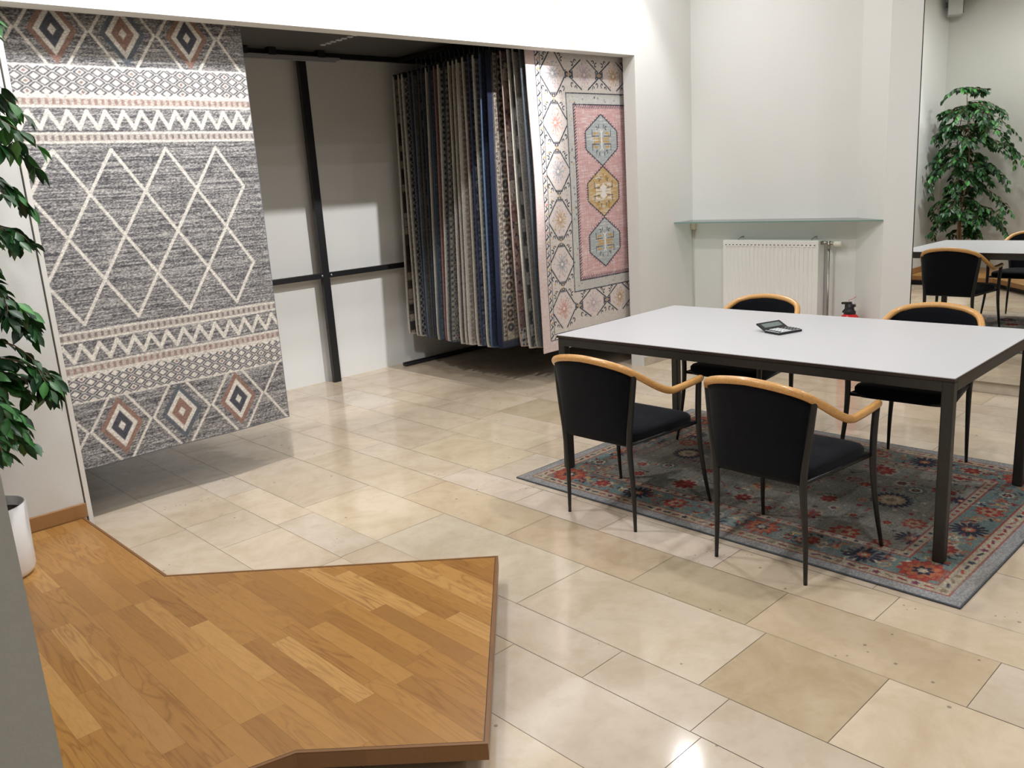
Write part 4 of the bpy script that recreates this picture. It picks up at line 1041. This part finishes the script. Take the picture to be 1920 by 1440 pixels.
    bm = bmesh.new(); lathe(bm, [(.040, .424), (.042, .427), (.042, .444), (.034, .448), (.030, .458), (.027, .475), (.018, .495), (.0, .497)], seg=20, cap=False); bx(bm, -.014, -.040, .475, .014, .030, .492); bx(bm, -.011, -.046, .492, .011, .026, .506, Matrix.Translation((0, 0, .0)) @ Matrix.Rotation(math.radians(-4), 4, 'X')); bx(bm, -.013, .018, .45, .013, .034, .505)
    tube(bm, [(0, .03, .46), (0, .050, .44), (0, .052, .43)], .006, 8); bevel(obj('valve_head', bm, M['blackplastic'], r), .002)
    bm = bmesh.new(); P = [(0, -.052+.020*math.cos(t*.5)*1, .468+.022*math.sin(t*.5)) for t in range(14)]; tube(bm, P, .0022, 6); obj('safety_ring', bm, M['beige'], r, True)
    bm = bmesh.new(); tube(bm, [(0, 0, .506), (0, .012, .52), (0, -.01, .525), (0, -.045, .545)], .0018, 5); obj('seal_thread', bm, M['redthread'], r, True)
niche()
def speaker_box():
    r = empty('wall_loudspeaker', (.30, 4.10, 3.17), math.radians(-25)); tag(r, 'small grey box loudspeaker high in the corner, seen in the mirror', 'loudspeaker')
    bevel(box('cabinet', (-.10, -.08, 0), (.10, .08, .26), M['speaker'], r), .008)
    bevel(box('grille', (-.09, -.088, .012), (.09, -.0805, .248), M['darkrail'], r), .003)
    box('bracket', (-.02, .08, .10), (.02, .105, .16), M['steel'], r)
speaker_box()

# ================================================================== FICUS
def ficus():
    px, py = .62, 3.79; z0 = .1165
    r = empty('potted_ficus', (px, py, z0)); tag(r, 'tall leafy ficus tree in a white cylindrical pot on the wooden platform', 'potted plant')
    bm = bmesh.new(); lathe(bm, [(.0, .0), (.108, .0), (.122, .012), (.128, .03), (.136, .300), (.128, .300), (.120, .06), (.0, .05)], seg=40, cap=False); obj('pot', bm, M['pot'], r, True)
    bm = bmesh.new(); lathe(bm, [(.0, .262), (.06, .266), (.1265, .260)], seg=32, cap=False); obj('soil', bm, M['soil'], r, True)
    R = random.Random(4)
    trunks = []
    for k, (bx_, by_, tx, ty, h, ph) in enumerate([(.02, .0, .02, -.05, 1.85, 0.), (-.03, .02, -.06, .06, 1.65, 2.1), (.0, -.03, .10, .06, 1.45, 4.0)]):
        P = []
        for i in range(12):
            t = i/11; P.append((bx_+tx*t+.035*math.sin(t*7+ph)*min(1, 3*t), by_+ty*t+.035*math.cos(t*6+ph)*min(1, 3*t), .25+h*t))
        bm = bmesh.new(); pth = catmull(P, 4); n = len(pth); tube(bm, pth, [.014*(1-.72*i/n) for i in range(n)], 9); obj('trunk', bm, M['bark'], r, True); trunks.append(pth)
    V, Fc, Cc = [], [], []; tb = bmesh.new()
    xmin, ymax = XL-px+.03, YW-py-.03
    greens = [C8(28, 62, 30), C8(36, 78, 38), C8(46, 96, 44), C8(24, 52, 28), C8(60, 116, 52), C8(34, 70, 40)]
    def leaf(p, d, L, w):
        d = d.normalized(); side = d.cross(Vector((R.uniform(-.6, .6), R.uniform(-.6, .6), 1))).normalized(); nrm = side.cross(d).normalized()
        b = len(V); c = greens[R.randrange(6)]*R.uniform(.85, 1.2); prof = [(0, 0), (.12, .35), (.32, .9), (.52, 1.0), (.72, .72), (.88, .3), (1.0, 0.0)]
        mid = []
        for t, k in prof:
            q = p + d*(L*t) + nrm*(-.10*L*t*t); mid.append(q)
        for i, (t, k) in enumerate(prof):
            V.append(tuple(mid[i])); V.append(tuple(mid[i]+side*(w*k/2)+nrm*(.18*w*k))); V.append(tuple(mid[i]-side*(w*k/2)+nrm*(.18*w*k)))
            Cc.extend([c*1.12, c, c])
        for i in range(6):
            a = b+3*i; Fc.append((a, a+1, a+4, a+3)); Fc.append((a, a+3, a+5, a+2))
    def inside(q): return q.x > xmin and q.y < ymax
    def branch(p, d, L, n, thick=.0035, sub=True):
        pts = [p.copy()]; d = d.normalized(); step = L/n
        for i in range(n):
            d = (d + Vector((R.uniform(-.16, .16), R.uniform(-.16, .16), -.17+R.uniform(-.08, .06)))).normalized()
            q = pts[-1]+d*step
            if q.x < xmin+.05: d.x = abs(d.x)*.5; q = pts[-1]+d*step
            if q.y > ymax-.05: d.y = -abs(d.y)*.5; q = pts[-1]+d*step
            pts.append(q)
            if i >= 1 or not sub:
                for s in (1, -1):
                    if R.random() < .93:
                        sd = d.cross(Vector((0, 0, 1))).normalized()*s
                        ld = (d*.65+sd*R.uniform(.4, .9)+Vector((0, 0, R.uniform(-.85, -.05)))).normalized(); le = R.uniform(.062, .092)
                        if inside(q+ld*le): leaf(q, ld, le, le*R.uniform(.42, .5))
            if sub and i >= 1 and R.random() < .50:
                sd = (d*.8 + d.cross(Vector((0, 0, 1))).normalized()*R.choice([-1, 1])*.8 + Vector((0, 0, R.uniform(-.2, .25)))); branch(q, sd, L*.42, 4, .002, False)
        if inside(pts[-1]+d*.06): leaf(pts[-1], d, .07, .03)
        tube(tb, pts, [thick*(1-.6*i/len(pts)) for i in range(len(pts))], 5)
    # branches by height: (z above the pot foot, reach)
    for pth in trunks:
        top = pth[-1].z
        for _ in range(21):
            q = R.choice([v for v in pth if v.z > .46]); z = q.z; a = R.uniform(0, 2*math.pi)
            reach = (.20 if z < .62 else .28) if z < 1.0 else (.34 if z < 1.5 else .34)
            if math.cos(a) > .2: reach *= .8
            if z < .72 and math.cos(a) > -.1: a += math.pi
            if 1.05 < z < 1.22: reach *= .75
            branch(q.copy(), Vector((math.cos(a), math.sin(a), R.uniform(.15, .8))), reach*R.uniform(.7, 1.15), 7)
        for k in range(5):
            a = R.uniform(0, 6.28); branch(pth[-1].copy(), Vector((math.cos(a), math.sin(a), 1.0)), .26, 6)
    # long sprays
    for (z, ax, ay, L) in ((.95, 1, -.10, .36), (.86, 1, .12, .36), (1.42, 1, -.15, .30), (1.62, .9, -.3, .30), (1.92, 1, -.1, .36), (1.2, .9, -.4, .26),
                           (1.85, .1, -1, .62), (1.7, -.3, -1, .60), (1.55, .0, -1, .62), (1.98, .2, -1, .5), (1.0, -.1, -1, .55), (.8, .1, -1, .55), (.72, -.3, -1, .5), (1.3, -.5, -1, .5),
                           (1.5, -.3, 1, .42), (1.3, .3, 1, .46), (.9, .1, 1, .42), (.7, -.2, 1, .4), (1.8, .1, 1, .36), (1.45, .1, 1, .42)):
        branch(Vector((.02, 0, z)), Vector((ax, ay, .5)), L, 9, .004)
    me = bpy.data.meshes.new('foliage'); me.from_pydata(V, [], Fc); me.update()
    ca = me.color_attributes.new('Col', 'FLOAT_COLOR', 'POINT'); cc = np.concatenate([s2l(np.clip(np.array(Cc), 0, 1)), np.ones((len(Cc), 1))], 1).astype(np.float32); ca.data.foreach_set('color', cc.ravel())
    me.polygons.foreach_set('use_smooth', [True]*len(me.polygons)); me.materials.append(M['leaf']); f = bpy.data.objects.new('foliage', me); COL.objects.link(f); f.parent = r
    obj('twigs', tb, M['bark'], r, True)
ficus()
